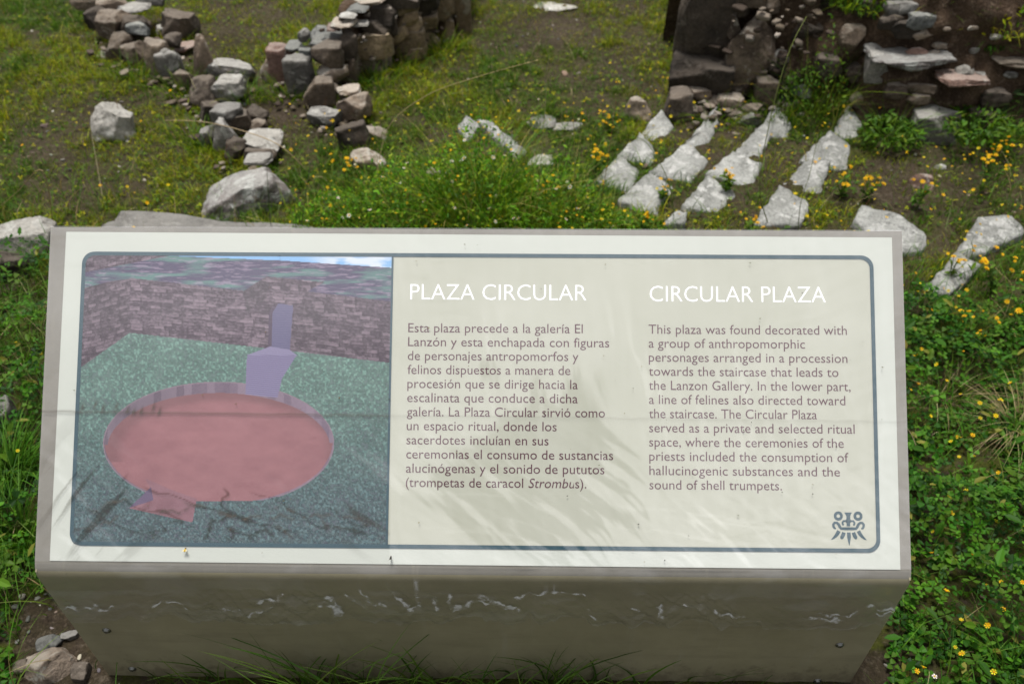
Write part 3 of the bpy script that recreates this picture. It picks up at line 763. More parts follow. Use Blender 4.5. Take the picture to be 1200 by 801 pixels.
# rounded lower-left and upper-left corners: drop the few texels outside the frame line
fu = pu[:-1, :-1]; fv = pv[:-1, :-1]
keep = ~(((fu < -.6435+.013) & (fv > .5185-.013) & ((fu+.6305)**2+(fv-.5055)**2 > .0137**2)) | ((fu < -.6305) & (fv < .0585) & ((fu+.6305)**2+(fv-.0585)**2 > .0137**2)))
ii = ii[keep]
build('picture', pan(pu, pv, .0020).reshape(-1, 3), [np.stack([ii, ii+nx_, ii+nx_+1, ii+1], 1)], leafmat('picture_ink', 0.0, .5), poster, False, pc.reshape(-1, 3))

# ---- lettering
def letter_mesh(name, lines, cap, mat, bold=0.0):
    """lines: (text, left u, baseline v, right u, italic from char)"""
    mb = MB()
    for ln in lines:
        txt, ua, vb, ub = ln[:4]
        cu = bpy.data.curves.new('lettering_curve', 'FONT'); cu.body = txt; cu.size = cap/.727; cu.resolution_u = 3; cu.offset = bold
        if len(ln) > 4: cu.shear = .0
        ob = bpy.data.objects.new('lettering_curve', cu); C.objects.link(ob)
        dg = bpy.context.evaluated_depsgraph_get(); me = bpy.data.meshes.new_from_object(ob.evaluated_get(dg))
        V = np.zeros(len(me.vertices)*3); me.vertices.foreach_get('co', V); V = V.reshape(-1, 3)
        me.calc_loop_triangles(); T = np.zeros(len(me.loop_triangles)*3, int); me.loop_triangles.foreach_get('vertices', T); T = T.reshape(-1, 3)
        bpy.data.objects.remove(ob); bpy.data.curves.remove(cu); bpy.data.meshes.remove(me)
        if len(ln) > 4:        # slanted word
            f0, f1 = ln[4]; x0, x1 = V[:, 0].min(), V[:, 0].max(); sel = (V[:, 0] > x0+(x1-x0)*f0) & (V[:, 0] < x0+(x1-x0)*f1)
            V[sel, 0] += V[sel, 1]*.2
        x0, x1 = V[:, 0].min(), V[:, 0].max()
        uu_ = ua+(V[:, 0]-x0)*(ub-ua)/(x1-x0); vv_ = vb+V[:, 1]
        mb.add(pan(uu_, vv_, .0019), None, T)
    return mb.build(name, mat, poster)
letter_mesh('title_lettering', [('PLAZA CIRCULAR', -.103, .444, .185)], .0275, WHITE, -.00035)
letter_mesh('title_lettering', [('CIRCULAR PLAZA', .288, .443, .574)], .0275, WHITE, -.00035)
es = [('Esta plaza precede a la galería El', .179), ('Lanzón y esta enchapada con figuras', .222), ('de personajes antropomorfos y', .172), ('felinos dispuestos a manera de', .159),
      ('procesión que se dirige hacia la', .171), ('escalinata que conduce a dicha', .171), ('galería. La Plaza Circular sirvió como', .215), ('un espacio ritual, donde los', .137),
      ('sacerdotes incluían en sus', .124), ('ceremonias el consumo de sustancias', .228), ('alucinógenas y el sonido de pututos', .214)]
L_es = [(t, -.1055, .3905-.02268*i, r) for i, (t, r) in enumerate(es)]
L_es.append(('(trompetas de caracol Strombus).', -.1055, .3905-.02268*11, .185, (.66, .925)))
letter_mesh('paragraph_lettering', L_es, .0158, MAROON)
en = [('This plaza was found decorated with', .607), ('a group of anthropomorphic', .539), ('personages arranged in a procession', .607), ('towards the staircase that leads to', .592),
      ('the Lanzon Gallery. In the lower part,', .611), ('a line of felines also directed toward', .602), ('the staircase. The Circular Plaza', .556), ('served as a private and selected ritual', .616),
      ('space, where the ceremonies of the', .598), ('priests included the consumption of', .605), ('hallucinogenic substances and the', .591), ('sound of shell trumpets.', .498)]
letter_mesh('paragraph_lettering', [(t, .286, .3905-.02274*i, r) for i, (t, r) in enumerate(en)], .0158, MAROON)

# ---- emblem
mbE = MB()
def ev(x, y): return (.5745+(x-190)/615*.0575, .1085-(y-125)/575*.0545)
def estrip(pts, wid):
    pts = np.array(pts, float); wid = np.broadcast_to(wid, (len(pts),)).astype(float); A = []; B = []
    for i in range(len(pts)):
        t = pts[min(i+1, len(pts)-1)]-pts[max(i-1, 0)]; t /= np.linalg.norm(t); nn = np.array((-t[1], t[0]))
        A.append(pts[i]+nn*wid[i]/2); B.append(pts[i]-nn*wid[i]/2)
    Z = np.array(A+B); uvp = np.array([ev(*p) for p in Z]); k = len(pts)
    mbE.add(pan(uvp[:, 0], uvp[:, 1], .0019), [(i, i+1, k+i+1, k+i) for i in range(k-1)])
def earc(cx, cy, r, a0, a1, k=14): return [(cx+r*math.cos(math.radians(a0+(a1-a0)*i/k)), cy+r*math.sin(math.radians(a0+(a1-a0)*i/k))) for i in range(k+1)]
for cx in (322, 657): estrip(earc(cx, 208, 54, 0, 360, 24), 48)
estrip([(490, 148), (490, 175), (492, 210), (492, 250), (490, 290), (490, 330), (490, 378)], [135, 95, 66, 66, 90, 62, 62])
for sg in (-1, 1):
    cx = 492
    f_ = lambda x: cx+sg*x
    estrip([(f_(20), 300), (f_(50), 290), (f_(85), 292), (f_(102), 320), (f_(98), 345), (f_(82), 360)], [42, 34, 34, 36, 34, 30])
    estrip([(f_(-2), 418), (f_(60), 418), (f_(128), 416), (f_(150), 385), (f_(170), 345), (f_(200), 320), (f_(235), 320), (f_(258), 350), (f_(255), 385), (f_(238), 412), (f_(215), 418)], [50, 50, 46, 48, 48, 44, 42, 44, 42, 38, 24])
    estrip([(f_(165), 455), (f_(190), 500), (f_(225), 545), (f_(265), 580), (f_(300), 603)], [62, 62, 50, 32, 8])
    estrip([(f_(80), 480), (f_(98), 530), (f_(118), 565), (f_(128), 590)], [62, 64, 60, 30])
estrip([(494, 480), (496, 560), (497, 620), (499, 696)], [62, 62, 44, 8])
mbE.build('emblem', TEAL, poster)

# ---- clear plastic film over panel and upper front
nu, nv = 640, 250
su = np.linspace(-.699, .699, nu); sv = np.linspace(FB, Hh+.001, nv)
FU, FV = np.meshgrid(su, sv)
Pfull = pan(FU, FV, .004)
fpx, fpy, _ = proj(Pfull.reshape(-1, 3)); fpx = fpx.reshape(FU.shape); fpy = fpy.reshape(FU.shape)
def streak(px, py, ang, ls, lt, seed, o=4):
    a = math.radians(ang); p = px*math.cos(a)+py*math.sin(a); q_ = -px*math.sin(a)+py*math.cos(a)
    w_ = (fbm(px*.01, py*.01, seed+40, 2)-.5)*26
    return fbm((p)/ls, (q_+w_)/lt, seed, o)
def gb(cx, cy, rx, ry, rot=0):
    a = math.radians(rot); dx = fpx-cx; dy = fpy-cy; p = dx*math.cos(a)+dy*math.sin(a); q_ = -dx*math.sin(a)+dy*math.cos(a)
    return np.exp(-((p/rx)**2+(q_/ry)**2))
st1 = streak(fpx, fpy, 42, 90, 9, 71); st2 = streak(fpx, fpy, -52, 80, 8, 72); st3 = streak(fpx, fpy, 82, 110, 10, 73)
body_reflection = 1.25*gb(610, 590, 120, 62, 8)+.8*gb(650, 510, 85, 80, 20)+.5*gb(570, 430, 50, 24)+.45*gb(690, 440, 30, 40)+.30*gb(800, 440, 40, 60, 60)  # dark reflection of a standing figure, painted as a gap in the veil
body_reflection = body_reflection+.55*gb(330, 660, 330, 16)*.0
env = np.clip(1.2*gb(610, 590, 190, 95, 12)+.8*gb(720, 610, 120, 60, 20), 0, 1)
fn = body_reflection*.85+((st1-.5)*2.6*sstep(540, 680, fpx)*sstep(420, 560, fpy)+(st1-.5)*1.2*sstep(600, 500, fpx))*env+(st3-.5)*1.3*gb(650, 430, 90, 50)
veil_gap = .85*sstep(.40, .58, fn)*(fpx > 452)
# on the picture: dark scribbles near the lower edge, left out of the painted sky reflection
ridge = np.abs(streak(fpx, fpy, 20, 60, 22, 91, 3)-.5)
scr = (sstep(.024, .009, ridge)*sstep(.42, .7, gb(330, 608, 160, 26, 4)+gb(200, 600, 100, 34))*1.0)
scr2 = sstep(.62, .68, st2)*gb(110, 590, 50, 60)*1.6
scr3 = sstep(.6, .66, st1)*gb(430, 605, 30, 30)*1.3
veil_gap = np.maximum(veil_gap, np.clip((scr+scr2+scr3)*(fpx < 456), 0, 1))
veil_gap = np.maximum(veil_gap, .55*sstep(.62, .68, streak(fpx, fpy, -60, 60, 8, 95))*gb(60, 560, 20, 110))
faint = .35*sstep(.60, .64, streak(fpx, fpy, 3, 60, 5, 97))*(gb(520, 330, 40, 40)+gb(90, 300, 60, 30)+gb(920, 610, 120, 25))
veil_gap = np.clip(veil_gap+faint+.06*(fbm(fpx*.02, fpy*.02, 55, 4)-.5), 0, 1)
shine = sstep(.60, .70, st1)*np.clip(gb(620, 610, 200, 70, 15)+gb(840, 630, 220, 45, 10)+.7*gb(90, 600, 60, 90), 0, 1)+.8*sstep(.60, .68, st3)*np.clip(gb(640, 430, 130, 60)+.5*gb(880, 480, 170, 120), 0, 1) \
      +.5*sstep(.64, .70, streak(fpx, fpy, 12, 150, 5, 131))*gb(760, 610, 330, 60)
sky_veil = (1-veil_gap)*np.where(fpx < 457, .62+.40*sstep(430, 350, fpy)-.12*sstep(430, 520, fpy), 1)*(.86+.28*fbm(fpx*.008, fpy*.012, 133, 4))+.85*np.clip(shine, 0, 1)+(fpx > 457)*(.55*(streak(fpx, fpy, 38, 45, 4, 151)-.5)*sstep(420, 560, fpy)+.35*(streak(fpx, fpy, 86, 60, 5, 152)-.5)+.4*(streak(fpx, fpy, -20, 50, 4, 153)-.5)*sstep(800, 960, fpx))  # reflected sky painted on as a pale veil and bright streaks
sky_veil = np.clip(sky_veil, 0, 2)
seam_y = 482.5+(fpx-100)*.012+(fbm(fpx*.05, fpx*0, 3, 3)-.5)*2
seam = np.exp(-((fpy-seam_y)/1.3)**2)
tick = np.zeros_like(fpx)
for tx, ty in ((97,477),(112,474),(121,478),(137,476),(150,480),(157,482),(166,481),(180,477),(187,482)):
    tick = np.maximum(tick, np.exp(-(((fpx-tx-(ty-fpy)*.3)/1.5)**2+((fpy-ty)/4.5)**2)))
for tx, ty, tl_, sl_ in ((245,600,34,.6),(300,604,60,.1),(360,600,50,.2),(410,606,26,.5),(205,598,22,-.6),(330,622,16,1.4),(388,614,14,1.2),(270,620,12,-1.0),(110,612,40,-.8),(130,590,30,-1.1)):
    yy_ = fpy-ty-(fpx-tx)*sl_*.35-(fbm(fpx*.07, fpx*0+ty, 141, 3)-.5)*16; tick = np.maximum(tick, .8*np.exp(-(yy_/1.5)**2)*sstep(tl_, tl_*.6, np.abs(fpx-tx))*sstep(.3, .55, fbm(fpx*.1, fpy*.1, 143, 2)))
# wrinkles in the sheet itself
wr = (streak(fpx, fpy, 42, 120, 16, 101, 3)-.5)*sstep(540, 680, fpx)*sstep(420, 600, fpy)*.0030+(streak(fpx, fpy, 85, 160, 22, 102, 3)-.5)*.0018*sstep(480, 620, fpx) \
    +(fbm(fpx*.012, fpy*.02, 103, 3)-.5)*.0022+(streak(fpx, fpy, 38, 45, 5, 155)-.5)*.0008+(streak(fpx, fpy, -50, 70, 12, 104, 3)-.5)*.0022*sstep(140, 60, fpx)
nn = .0048+wr+seam*.0004
P1 = pan(FU, FV, nn).reshape(-1, 3)
# lower flap hanging down the front
nf = 150
fz = np.linspace(LA+.001, .205, nf)
FU2, FZ = np.meshgrid(su, fz)
k_ = (LA-FZ)/(LA-.205)
P0 = np.stack([FU2, np.zeros_like(FU2), FZ], -1); px2, py2, _ = proj(P0.reshape(-1, 3)); px2 = px2.reshape(FU2.shape); py2 = py2.reshape(FU2.shape)
bot = .5*fbm(px2*.012, px2*0+2, 7, 3)+.5*fbm(px2*.05, px2*0+5, 8, 3)
FZ = LA-(LA-FZ)*(1-.28*sstep(.35, .75, bot))
cre = streak(px2, py2, 40, 46, 7, 121, 3)*.6+streak(px2, py2, -30, 40, 8, 122, 3)*.4
yo = -.0035-(cre-.5)*.013*sstep(.02, .3, k_)*(.4+sstep(.45, .6, fbm(px2*.01, py2*.01+3, 9, 2)))-.002*np.sin(k_*math.pi)
yo = np.minimum(yo, -.0012)
P2 = np.stack([FU2, yo, FZ], -1)
nb = 20
for j_ in range(nb):                          # first rows follow the rounded fold
    p_ = foldpt(1-(j_+.5)/nb, .0035); P2[j_, :, 1] = p_[0]; P2[j_, :, 2] = p_[1]
lo_ = P2[nb:, :, 2]; P2[nb:, :, 2] = (LA-FA-.002)-(LA-lo_)*((LA-FA-.205)/(LA-.205))
P2 = P2.reshape(-1, 3)
GLINT_LINES = [([(265,708),(290,712),(318,707)], 2), ([(382,690),(392,704),(399,720)], 4), ([(388,702),(372,700)], 2), ([(402,690),(418,700),(430,706)], 2.5), ([(420,686),(436,700)], 1.6), ([(444,700),(452,706)], 1.5),
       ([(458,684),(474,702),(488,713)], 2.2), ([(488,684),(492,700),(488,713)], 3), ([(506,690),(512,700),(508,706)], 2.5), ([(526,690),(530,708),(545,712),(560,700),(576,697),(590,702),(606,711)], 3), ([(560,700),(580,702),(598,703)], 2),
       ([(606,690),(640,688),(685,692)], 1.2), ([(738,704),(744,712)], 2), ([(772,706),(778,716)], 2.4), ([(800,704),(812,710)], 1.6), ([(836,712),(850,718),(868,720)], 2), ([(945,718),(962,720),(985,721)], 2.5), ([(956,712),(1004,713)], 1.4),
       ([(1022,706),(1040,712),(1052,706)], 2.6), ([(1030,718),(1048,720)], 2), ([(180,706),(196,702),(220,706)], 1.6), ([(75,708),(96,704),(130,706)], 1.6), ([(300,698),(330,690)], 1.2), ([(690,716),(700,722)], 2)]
wpx = px2+(fbm(px2*.12, py2*.12, 31, 3)-.5)*14; wpy = py2+(fbm(px2*.1, py2*.12, 32, 4)-.5)*14; crease_glint = np.zeros_like(px2)  # sky glints along the creases, painted as white marks
for pts_, w_ in GLINT_LINES:
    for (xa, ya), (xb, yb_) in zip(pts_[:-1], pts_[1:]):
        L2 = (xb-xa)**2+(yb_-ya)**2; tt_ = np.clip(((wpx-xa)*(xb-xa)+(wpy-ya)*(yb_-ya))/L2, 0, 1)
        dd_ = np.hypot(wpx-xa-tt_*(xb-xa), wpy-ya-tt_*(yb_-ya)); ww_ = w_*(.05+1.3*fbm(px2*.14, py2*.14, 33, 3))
        crease_glint = np.maximum(crease_glint, sstep(ww_*1.5+1.0, ww_*.3, dd_))
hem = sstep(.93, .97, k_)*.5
flap_veil = .3+0*k_
all_veil = np.concatenate([sky_veil.ravel(), flap_veil.ravel()]); ed = np.concatenate([seam.ravel()*np.where(fpx.ravel() < 457, 1.3, .35)+(1.9*tick.ravel()+1.1*np.clip(scr+scr2*.8+scr3, 0, 1).ravel())*(fpx.ravel() < 457), hem.ravel()*.2]); cw = np.concatenate([0*seam.ravel(), (crease_glint*(.06+.62*sstep(.40, .66, fbm(px2*.16, py2*.2, 36, 3)))+.05*sstep(.5, .7, fbm(px2*.02, py2*.15, 37, 4))+hem*.05).ravel()])
ia = (np.arange(nv-1)[:, None]*nu+np.arange(nu-1)[None]).ravel(); qa = np.stack([ia, ia+1, ia+nu+1, ia+nu], 1)
ib = (np.arange(nf-1)[:, None]*nu+np.arange(nu-1)[None]).ravel()+nu*nv; qb = np.stack([ib, ib+nu, ib+nu+1, ib+1], 1)
j = np.arange(nu-1); qc = np.stack([nu*nv+j, nu*nv+j+1, j+1, j], 1)
def filmmat():
    m, n, L = newmat('clear_film')
    a = n.new('ShaderNodeAttribute'); a.attribute_name = 'Milk'
    sep = n.new('ShaderNodeSeparateColor'); L.new(a.outputs['Color'], sep.inputs[0])
    tr = n.new('ShaderNodeBsdfTransparent'); tr.inputs['Color'].default_value = (.97, .97, .97, 1)
    gl = n.new('ShaderNodeBsdfGlossy'); gl.inputs['Roughness'].default_value = .12
    dk = n.new('ShaderNodeBsdfDiffuse'); dk.inputs['Color'].default_value = (.08, .07, .06, 1)
    hz = n.new('ShaderNodeBsdfDiffuse'); hv = n.new('ShaderNodeVectorMath'); hv.operation = 'SCALE'; hv.inputs[0].default_value = (.088, .087, .092); L.new(sep.outputs[0], hv.inputs['Scale']); L.new(hv.outputs[0], hz.inputs['Color'])   # pale veil of reflected sky, painted as diffuse colour
    x1 = n.new('ShaderNodeAddShader'); L.new(tr.outputs[0], x1.inputs[0]); L.new(hz.outputs[0], x1.inputs[1])
    wh = n.new('ShaderNodeBsdfDiffuse'); wh.inputs['Color'].default_value = (.88, .89, .93, 1)  # white of the painted crease glints
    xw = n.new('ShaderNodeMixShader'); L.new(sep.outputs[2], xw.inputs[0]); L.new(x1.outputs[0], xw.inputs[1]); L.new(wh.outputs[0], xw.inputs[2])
    x3 = n.new('ShaderNodeMixShader'); mu3 = n.new('ShaderNodeMath'); mu3.operation = 'MULTIPLY'; mu3.inputs[1].default_value = .35
    L.new(sep.outputs[1], mu3.inputs[0]); L.new(mu3.outputs[0], x3.inputs[0]); L.new(xw.outputs[0], x3.inputs[1]); L.new(dk.outputs[0], x3.inputs[2])
    fr = n.new('ShaderNodeFresnel')
    ge = n.new('ShaderNodeNewGeometry'); mr = n.new('ShaderNodeMapRange'); mr.inputs['To Min'].default_value = 1.45; mr.inputs['To Max'].default_value = 1/1.45
    L.new(ge.outputs['Backfacing'], mr.inputs['Value']); L.new(mr.outputs[0], fr.inputs[0])      # thin sheet: same reflectance from both sides
    x2 = n.new('ShaderNodeMixShader'); L.new(fr.outputs[0], x2.inputs[0]); L.new(x3.outputs[0], x2.inputs[1]); L.new(gl.outputs[0], x2.inputs[2])
    o = n.new('ShaderNodeOutputMaterial'); L.new(x2.outputs[0], o.inputs[0]); return m
film = build('plastic_film', np.vstack([P1, P2]), [qa, qb, qc], filmmat(), sign, True, {'Milk': np.stack([all_veil, ed, cw], 1)})
film['label'] = 'clear wrinkled plastic film stuck over the poster and folded down the front'

# specks, fly and a scrap on the film
def on_panel(px, py, n_=.0055):
    d = ray(px, py); nn_ = np.array([0, -st_, ct]); o_ = pan(0, 0, n_); s = ((o_-CAM)@nn_)/(d@nn_); return CAM+s*d
mb = MB()
for k in range(75):
    px, py = random.uniform(70, 1040), random.uniform(285, 660)
    P = on_panel(px, py, .0062); r = random.uniform(.0007, .0022); a = random.uniform(0, 3)
    V = np.array([(r*math.cos(a), r*math.sin(a), 0), (-r*math.sin(a)*.5, r*math.cos(a)*.5, 0), (-r*math.cos(a), -r*math.sin(a), 0), (r*math.sin(a)*.5, -r*math.cos(a)*.5, 0), (0, 0, r*.5)])
    mb.add(P+V, None, [(0,1,4), (1,2,4), (2,3,4), (3,0,4), (3,2,1), (3,1,0)], random.choice([(.12,.09,.03), (.03,.025,.02), (.2,.17,.08), (.08,.09,.03)]))
o = mb.build('debris', STRAW, None, False, 'stuff'); tag(o, 'tiny bits of dry plant scattered over the sign', 'debris')
def ball(mb, c, r, col, sc=(1, 1, 1)):
    V, Q = CG[4]; P = V/np.linalg.norm(V, axis=1)[:, None]*r*np.array(sc)+c; mb.add(P, Q, None, col)
P = on_panel(458, 654, .0065)
fly = thing('fly', 'small dark fly resting on the lower margin of the poster', 'insect', P)
mb = MB(); ball(mb, (0, 0, .0012), .0016, (.02, .018, .016), (1, 1.7, 1)); ball(mb, (0, .003, .0012), .0011, (.05, .02, .015)); mb.build('body', STRAW, fly, True)
for sg in (-1, 1):
    mb = MB(); mb.add([(0, 0, .002), (sg*.002, -.001, .0024), (sg*.003, -.0045, .002), (sg*.0008, -.0035, .0022)], [(0, 1, 2, 3)], None, (.15, .15, .14)); mb.build('wing', STRAW, fly)
P = on_panel(217, 645, .0065)
bug = thing('bee', 'tiny yellow and brown insect on the lower margin left of the fly', 'insect', P)
mb = MB(); ball(mb, (0, 0, .0013), .0017, (.5, .33, .04), (1, 1.8, 1)); ball(mb, (0, .0035, .0013), .0013, (.12, .06, .02)); mb.build('body', STRAW, bug, True)
for sg in (-1, 1):
    mb = MB(); mb.add([(0, .001, .002), (sg*.003, .001, .0026), (sg*.004, -.003, .002), (sg*.001, -.002, .0022)], [(0, 1, 2, 3)], None, (.5, .45, .3)); mb.build('wing', STRAW, bug)

# ------------------------------------------------------------------ vegetation
def blades(P, h, wd, az, lean, col, nseg=3, tip=None):
    n_ = len(P); lv = []; side = rng.uniform(0, 2*math.pi, n_)
    sx, sy = np.cos(side), np.sin(side); dx, dy = np.cos(az), np.sin(az)
    cols = []
    for k in range(nseg+1):
        t = k/nseg; c_ = P.copy()
        c_[:, 0] += dx*h*lean*t**1.8; c_[:, 1] += dy*h*lean*t**1.8; c_[:, 2] += h*(t-.38*np.minimum(lean, 1.6)*t**2.2)
        if k < nseg:
            hw = wd*.5*(1-t)**.6*(1 if k else .8)
            a = c_.copy(); b = c_.copy(); a[:, 0] += sx*hw; a[:, 1] += sy*hw; b[:, 0] -= sx*hw; b[:, 1] -= sy*hw
            lv += [a, b]; cols += [col, col]
        else: lv.append(c_); cols.append(col)
    m_ = 2*nseg+1
    V = np.stack(lv, 1).reshape(-1, 3); Cc = np.stack(cols, 1).reshape(-1, 3); b0 = np.arange(n_)*m_
    Q = np.concatenate([np.stack([b0+2*k, b0+2*k+1, b0+2*k+3, b0+2*k+2], 1) for k in range(nseg-1)]) if nseg > 1 else np.zeros((0, 4), int)
    T = np.stack([b0+2*nseg-2, b0+2*nseg-1, b0+2*nseg], 1)
    return V, Q, T, Cc
def inst(tv, tf, P, yaw, pit, rol, sc, col):
    """many copies of a small template joined; tv (V,3) tf (F,k)"""
    cy_, sy_, cp, sp, cr, sr = np.cos(yaw), np.sin(yaw), np.cos(pit), np.sin(pit), np.cos(rol), np.sin(rol)
    R = np.empty((len(P), 3, 3))
    R[:, 0, 0] = cy_*cp; R[:, 0, 1] = cy_*sp*sr-sy_*cr; R[:, 0, 2] = cy_*sp*cr+sy_*sr
    R[:, 1, 0] = sy_*cp; R[:, 1, 1] = sy_*sp*sr+cy_*cr; R[:, 1, 2] = sy_*sp*cr-cy_*sr
    R[:, 2, 0] = -sp; R[:, 2, 1] = cp*sr; R[:, 2, 2] = cp*cr
    V = np.einsum('nij,vj->nvi', R, tv)*np.asarray(sc)[:, None, None]+P[:, None]
    m_ = len(tv); Fc = (tf[None]+(np.arange(len(P))*m_)[:, None, None]).reshape(-1, tf.shape[1])
    return V.reshape(-1, 3), Fc, np.repeat(col, m_, 0)
def pal(n_, cols, jit=.25):
    c = np.array(cols)[rng.integers(0, len(cols), n_)]; return np.clip(c*rng.uniform(1-jit, 1+jit, (n_, 1))*rng.uniform(.92, 1.08, (n_, 3)), 0, 1)
# leaf templates
def leaflet(a, L0=.25, L1=1.0, wd=.42, cup=.12):
    c_, s_ = math.cos(a), math.sin(a)
    pts = [(L0*.2, 0, 0), (L0+.15, wd*.7, cup), (L1*.85, wd, cup*.9), (L1*.92, 0, 0.02), (L1*.85, -wd, cup*.9), (L0+.15, -wd*.7, cup)]
    return [(x*c_-y*s_, x*s_+y*c_, z) for x, y, z in pts]
TV = []; TF = []
for k_i, a in enumerate((0, 2.09, -2.09)):
    TV += leaflet(a); b = k_i*6; TF += [(b, b+1, b+2, b+3), (b, b+3, b+4, b+5)]
TRI = (np.array(TV), np.array(TF))
OVAL = (np.array([(0, 0, 0), (.35, .2, .06), (.75, .16, .05), (1, 0, 0), (.75, -.16, .05), (.35, -.2, .06)]), np.array([(0, 1, 2, 3), (0, 3, 4, 5)]))
def petal_t(n_, r, hub=.3, cup=.25):
    V = [(0, 0, .05)]; Fx = []
    for k in range(n_):
        a = 2*math.pi*k/n_; d_ = math.pi/n_*.85
        V += [(hub*math.cos(a-d_), hub*math.sin(a-d_), 0), (r*math.cos(a-d_*.7), r*math.sin(a-d_*.7), cup), (r*math.cos(a+d_*.7), r*math.sin(a+d_*.7), cup), (hub*math.cos(a+d_), hub*math.sin(a+d_), 0)]
        b = 1+4*k; Fx += [(b, b+1, b+2, b+3), (0, b, b+3, 0)]
    return np.array(V, float), np.array([f for f in Fx if f[0] != 0]), [f for f in Fx if f[0] == 0]
pv_, pf_, _ = petal_t(6, 1.0, .25, .3)
FLOWER = (pv_, pf_)
pv_, pf_, _ = petal_t(5, 1.0, .15, .05)
DAISY = (pv_, pf_)

GREEN = [(.05, .125, .008), (.07, .15, .01), (.04, .10, .008), (.10, .17, .012)]
LUSH = [(.04, .125, .008), (.06, .16, .01), (.03, .095, .007), (.085, .18, .013)]
MOSSC = [(.24, .28, .006), (.15, .22, .006), (.32, .33, .008), (.09, .17, .006), (.20, .17, .018)]
DRY = [(.30, .24, .12), (.22, .17, .08), (.36, .30, .17)]
CLOV = [(.022, .090, .005), (.040, .130, .007), (.012, .050, .004), (.070, .185, .011), (.055, .12, .008)]

def scatter(n_, x0, x1, y0, y1):
    x = rng.uniform(x0, x1, n_); y = rng.uniform(y0, y1, n_); z = ground_h(x, y); P = np.stack([x, y, z], 1)
    px, py, d = proj(P); return P, px, py, d
def frame_ok(px, py, m_=170): return (px > -m_) & (px < 1200+m_) & (py > -60) & (py < 801+m_)
def off_sign(P): return ~((np.abs(P[:, 0]) < .665) & (P[:, 1] > -.004) & (P[:, 1] < .45))
from math import inf
def in_slabs(P):
    hit = np.zeros(len(P), bool)
    for pts in PAVPTS:
        pts = pts.mean(0)+(pts-pts.mean(0))*.95; lo, hi = pts.min(0)-.01, pts.max(0)+.01
        c = np.where((P[:, 0] > lo[0]) & (P[:, 0] < hi[0]) & (P[:, 1] > lo[1]) & (P[:, 1] < hi[1]))[0]
        if not len(c): continue
        x, y = P[c, 0], P[c, 1]; ins = np.zeros(len(c), bool)
        for i in range(len(pts)):
            (xa, ya), (xb, yb_) = pts[i], pts[(i+1) % len(pts)]
            ins ^= ((ya > y) != (yb_ > y)) & (x < (xb-xa)*(y-ya)/((yb_-ya) or 1e-9)+xa)
        hit[c] |= ins
    return hit

# 1. short patchy turf behind the sign
P, px, py, d = scatter(760000, -3.1, 3.2, .45, 5.2)
cv = cover(P[:, 0], P[:, 1], px, py)
prob = np.clip(cv*1.05+.05, 0, 1)*np.clip(2.2/d**.6, .25, 1)
ok = frame_ok(px, py, 120) & (rng.random(len(P)) < prob) & off_sign(P) & ~in_slabs(P) & (py < 330)
P = P[ok]; cvk = cv[ok]; pxk = px[ok]; n_ = len(P); tf_ = sstep(.35, .62, vnoise(P[:, 0]*26, P[:, 1]*26, 5))
ks = rng.random(n_) < .40+.60*tf_; P = P[ks]; cvk = cvk[ks]; pxk = pxk[ks]; tf_ = tf_[ks]; n_ = len(P)
h = rng.uniform(.010, .036, n_)*(.35+.75*tf_)*(.45+cvk)*(.6+.9*fbm(P[:, 0]*12, P[:, 1]*12, 78, 2))*(1+.8*(rng.random(n_) < .06)); wd = rng.uniform(.0018, .0040, n_)
mixn = fbm(P[:, 0]*3, P[:, 1]*3, 77, 3)[:, None]
c_ = pal(n_, MOSSC)*(1-sstep(.42, .62, mixn))+pal(n_, GREEN)*sstep(.42, .62, mixn)
dryk = rng.random(n_) < .06; c_[dryk] = pal(dryk.sum(), DRY)
V, Q, T, Cc = blades(P, h, wd, rng.uniform(0, 6.28, n_), rng.uniform(.2, 1.2, n_), c_, 2)
tag(build('turf', V, [Q, T], GRASS, None, False, Cc, 'stuff'), 'short patchy mossy turf over the ruins behind the sign', 'grass')
print('turf', n_)

# 2. tiny ground leaves mixed in the turf
P, px, py, d = scatter(120000, -3.0, 3.1, .5, 4.8)
cv = cover(P[:, 0], P[:, 1], px, py)
ok = frame_ok(px, py, 120) & (rng.random(len(P)) < cv*np.clip(1.6/d, .3, .8)) & off_sign(P) & ~in_slabs(P) & (py < 300)
P = P[ok]; n_ = len(P); P[:, 2] += rng.uniform(.004, .02, n_)
V, Fc, Cc = inst(*TRI, P, rng.uniform(0, 6.28, n_), rng.normal(0, .35, n_), rng.normal(0, .35, n_), rng.uniform(.004, .009, n_), pal(n_, MOSSC[:4]+GREEN))
tag(build('creeping_weed', V, [Fc], LEAF, None, False, Cc, 'stuff'), 'tiny leaves of creeping weeds among the turf', 'ground cover')
print('weed', n_)

# 3. thick clover at both sides of the sign
def dens_near(px, py, P):
    right = (px > 1040) & (py > 360) & (P[:, 0] > .60)
    left = (px < 90) & (py > 300) & (P[:, 0] < -.60)
    dirtL = (px > 22) & (px < 150) & (py > 700); holeR = np.exp(-(((px-1130)/55)**2+((py-545)/22)**2))+np.exp(-(((px-1100)/40)**2+((py-470)/25)**2))*.8
    return np.where(right, np.clip(.95-holeR, .06, 1), 0)+np.where(left, .55, 0)*np.where(py > 430, 1, .5)*np.where(dirtL, .05, 1)
P, px, py, d = scatter(150000, -1.9, 2.0, -.45, 1.6)
dn = dens_near(px, py, P)
ok = frame_ok(px, py, 260) & (rng.random(len(P)) < dn*.45) & off_sign(P)
P = P[ok]; n_ = len(P); pxk, pyk = px[ok], py[ok]
hum = fbm(P[:, 0]*6, P[:, 1]*6, 88, 3); hl = rng.random(n_)
P[:, 2] += .006+(.02+.10*sstep(.35, .7, hum))*hl**.6
sc = rng.uniform(.005, .0175, n_)*(.8+.35*hl)
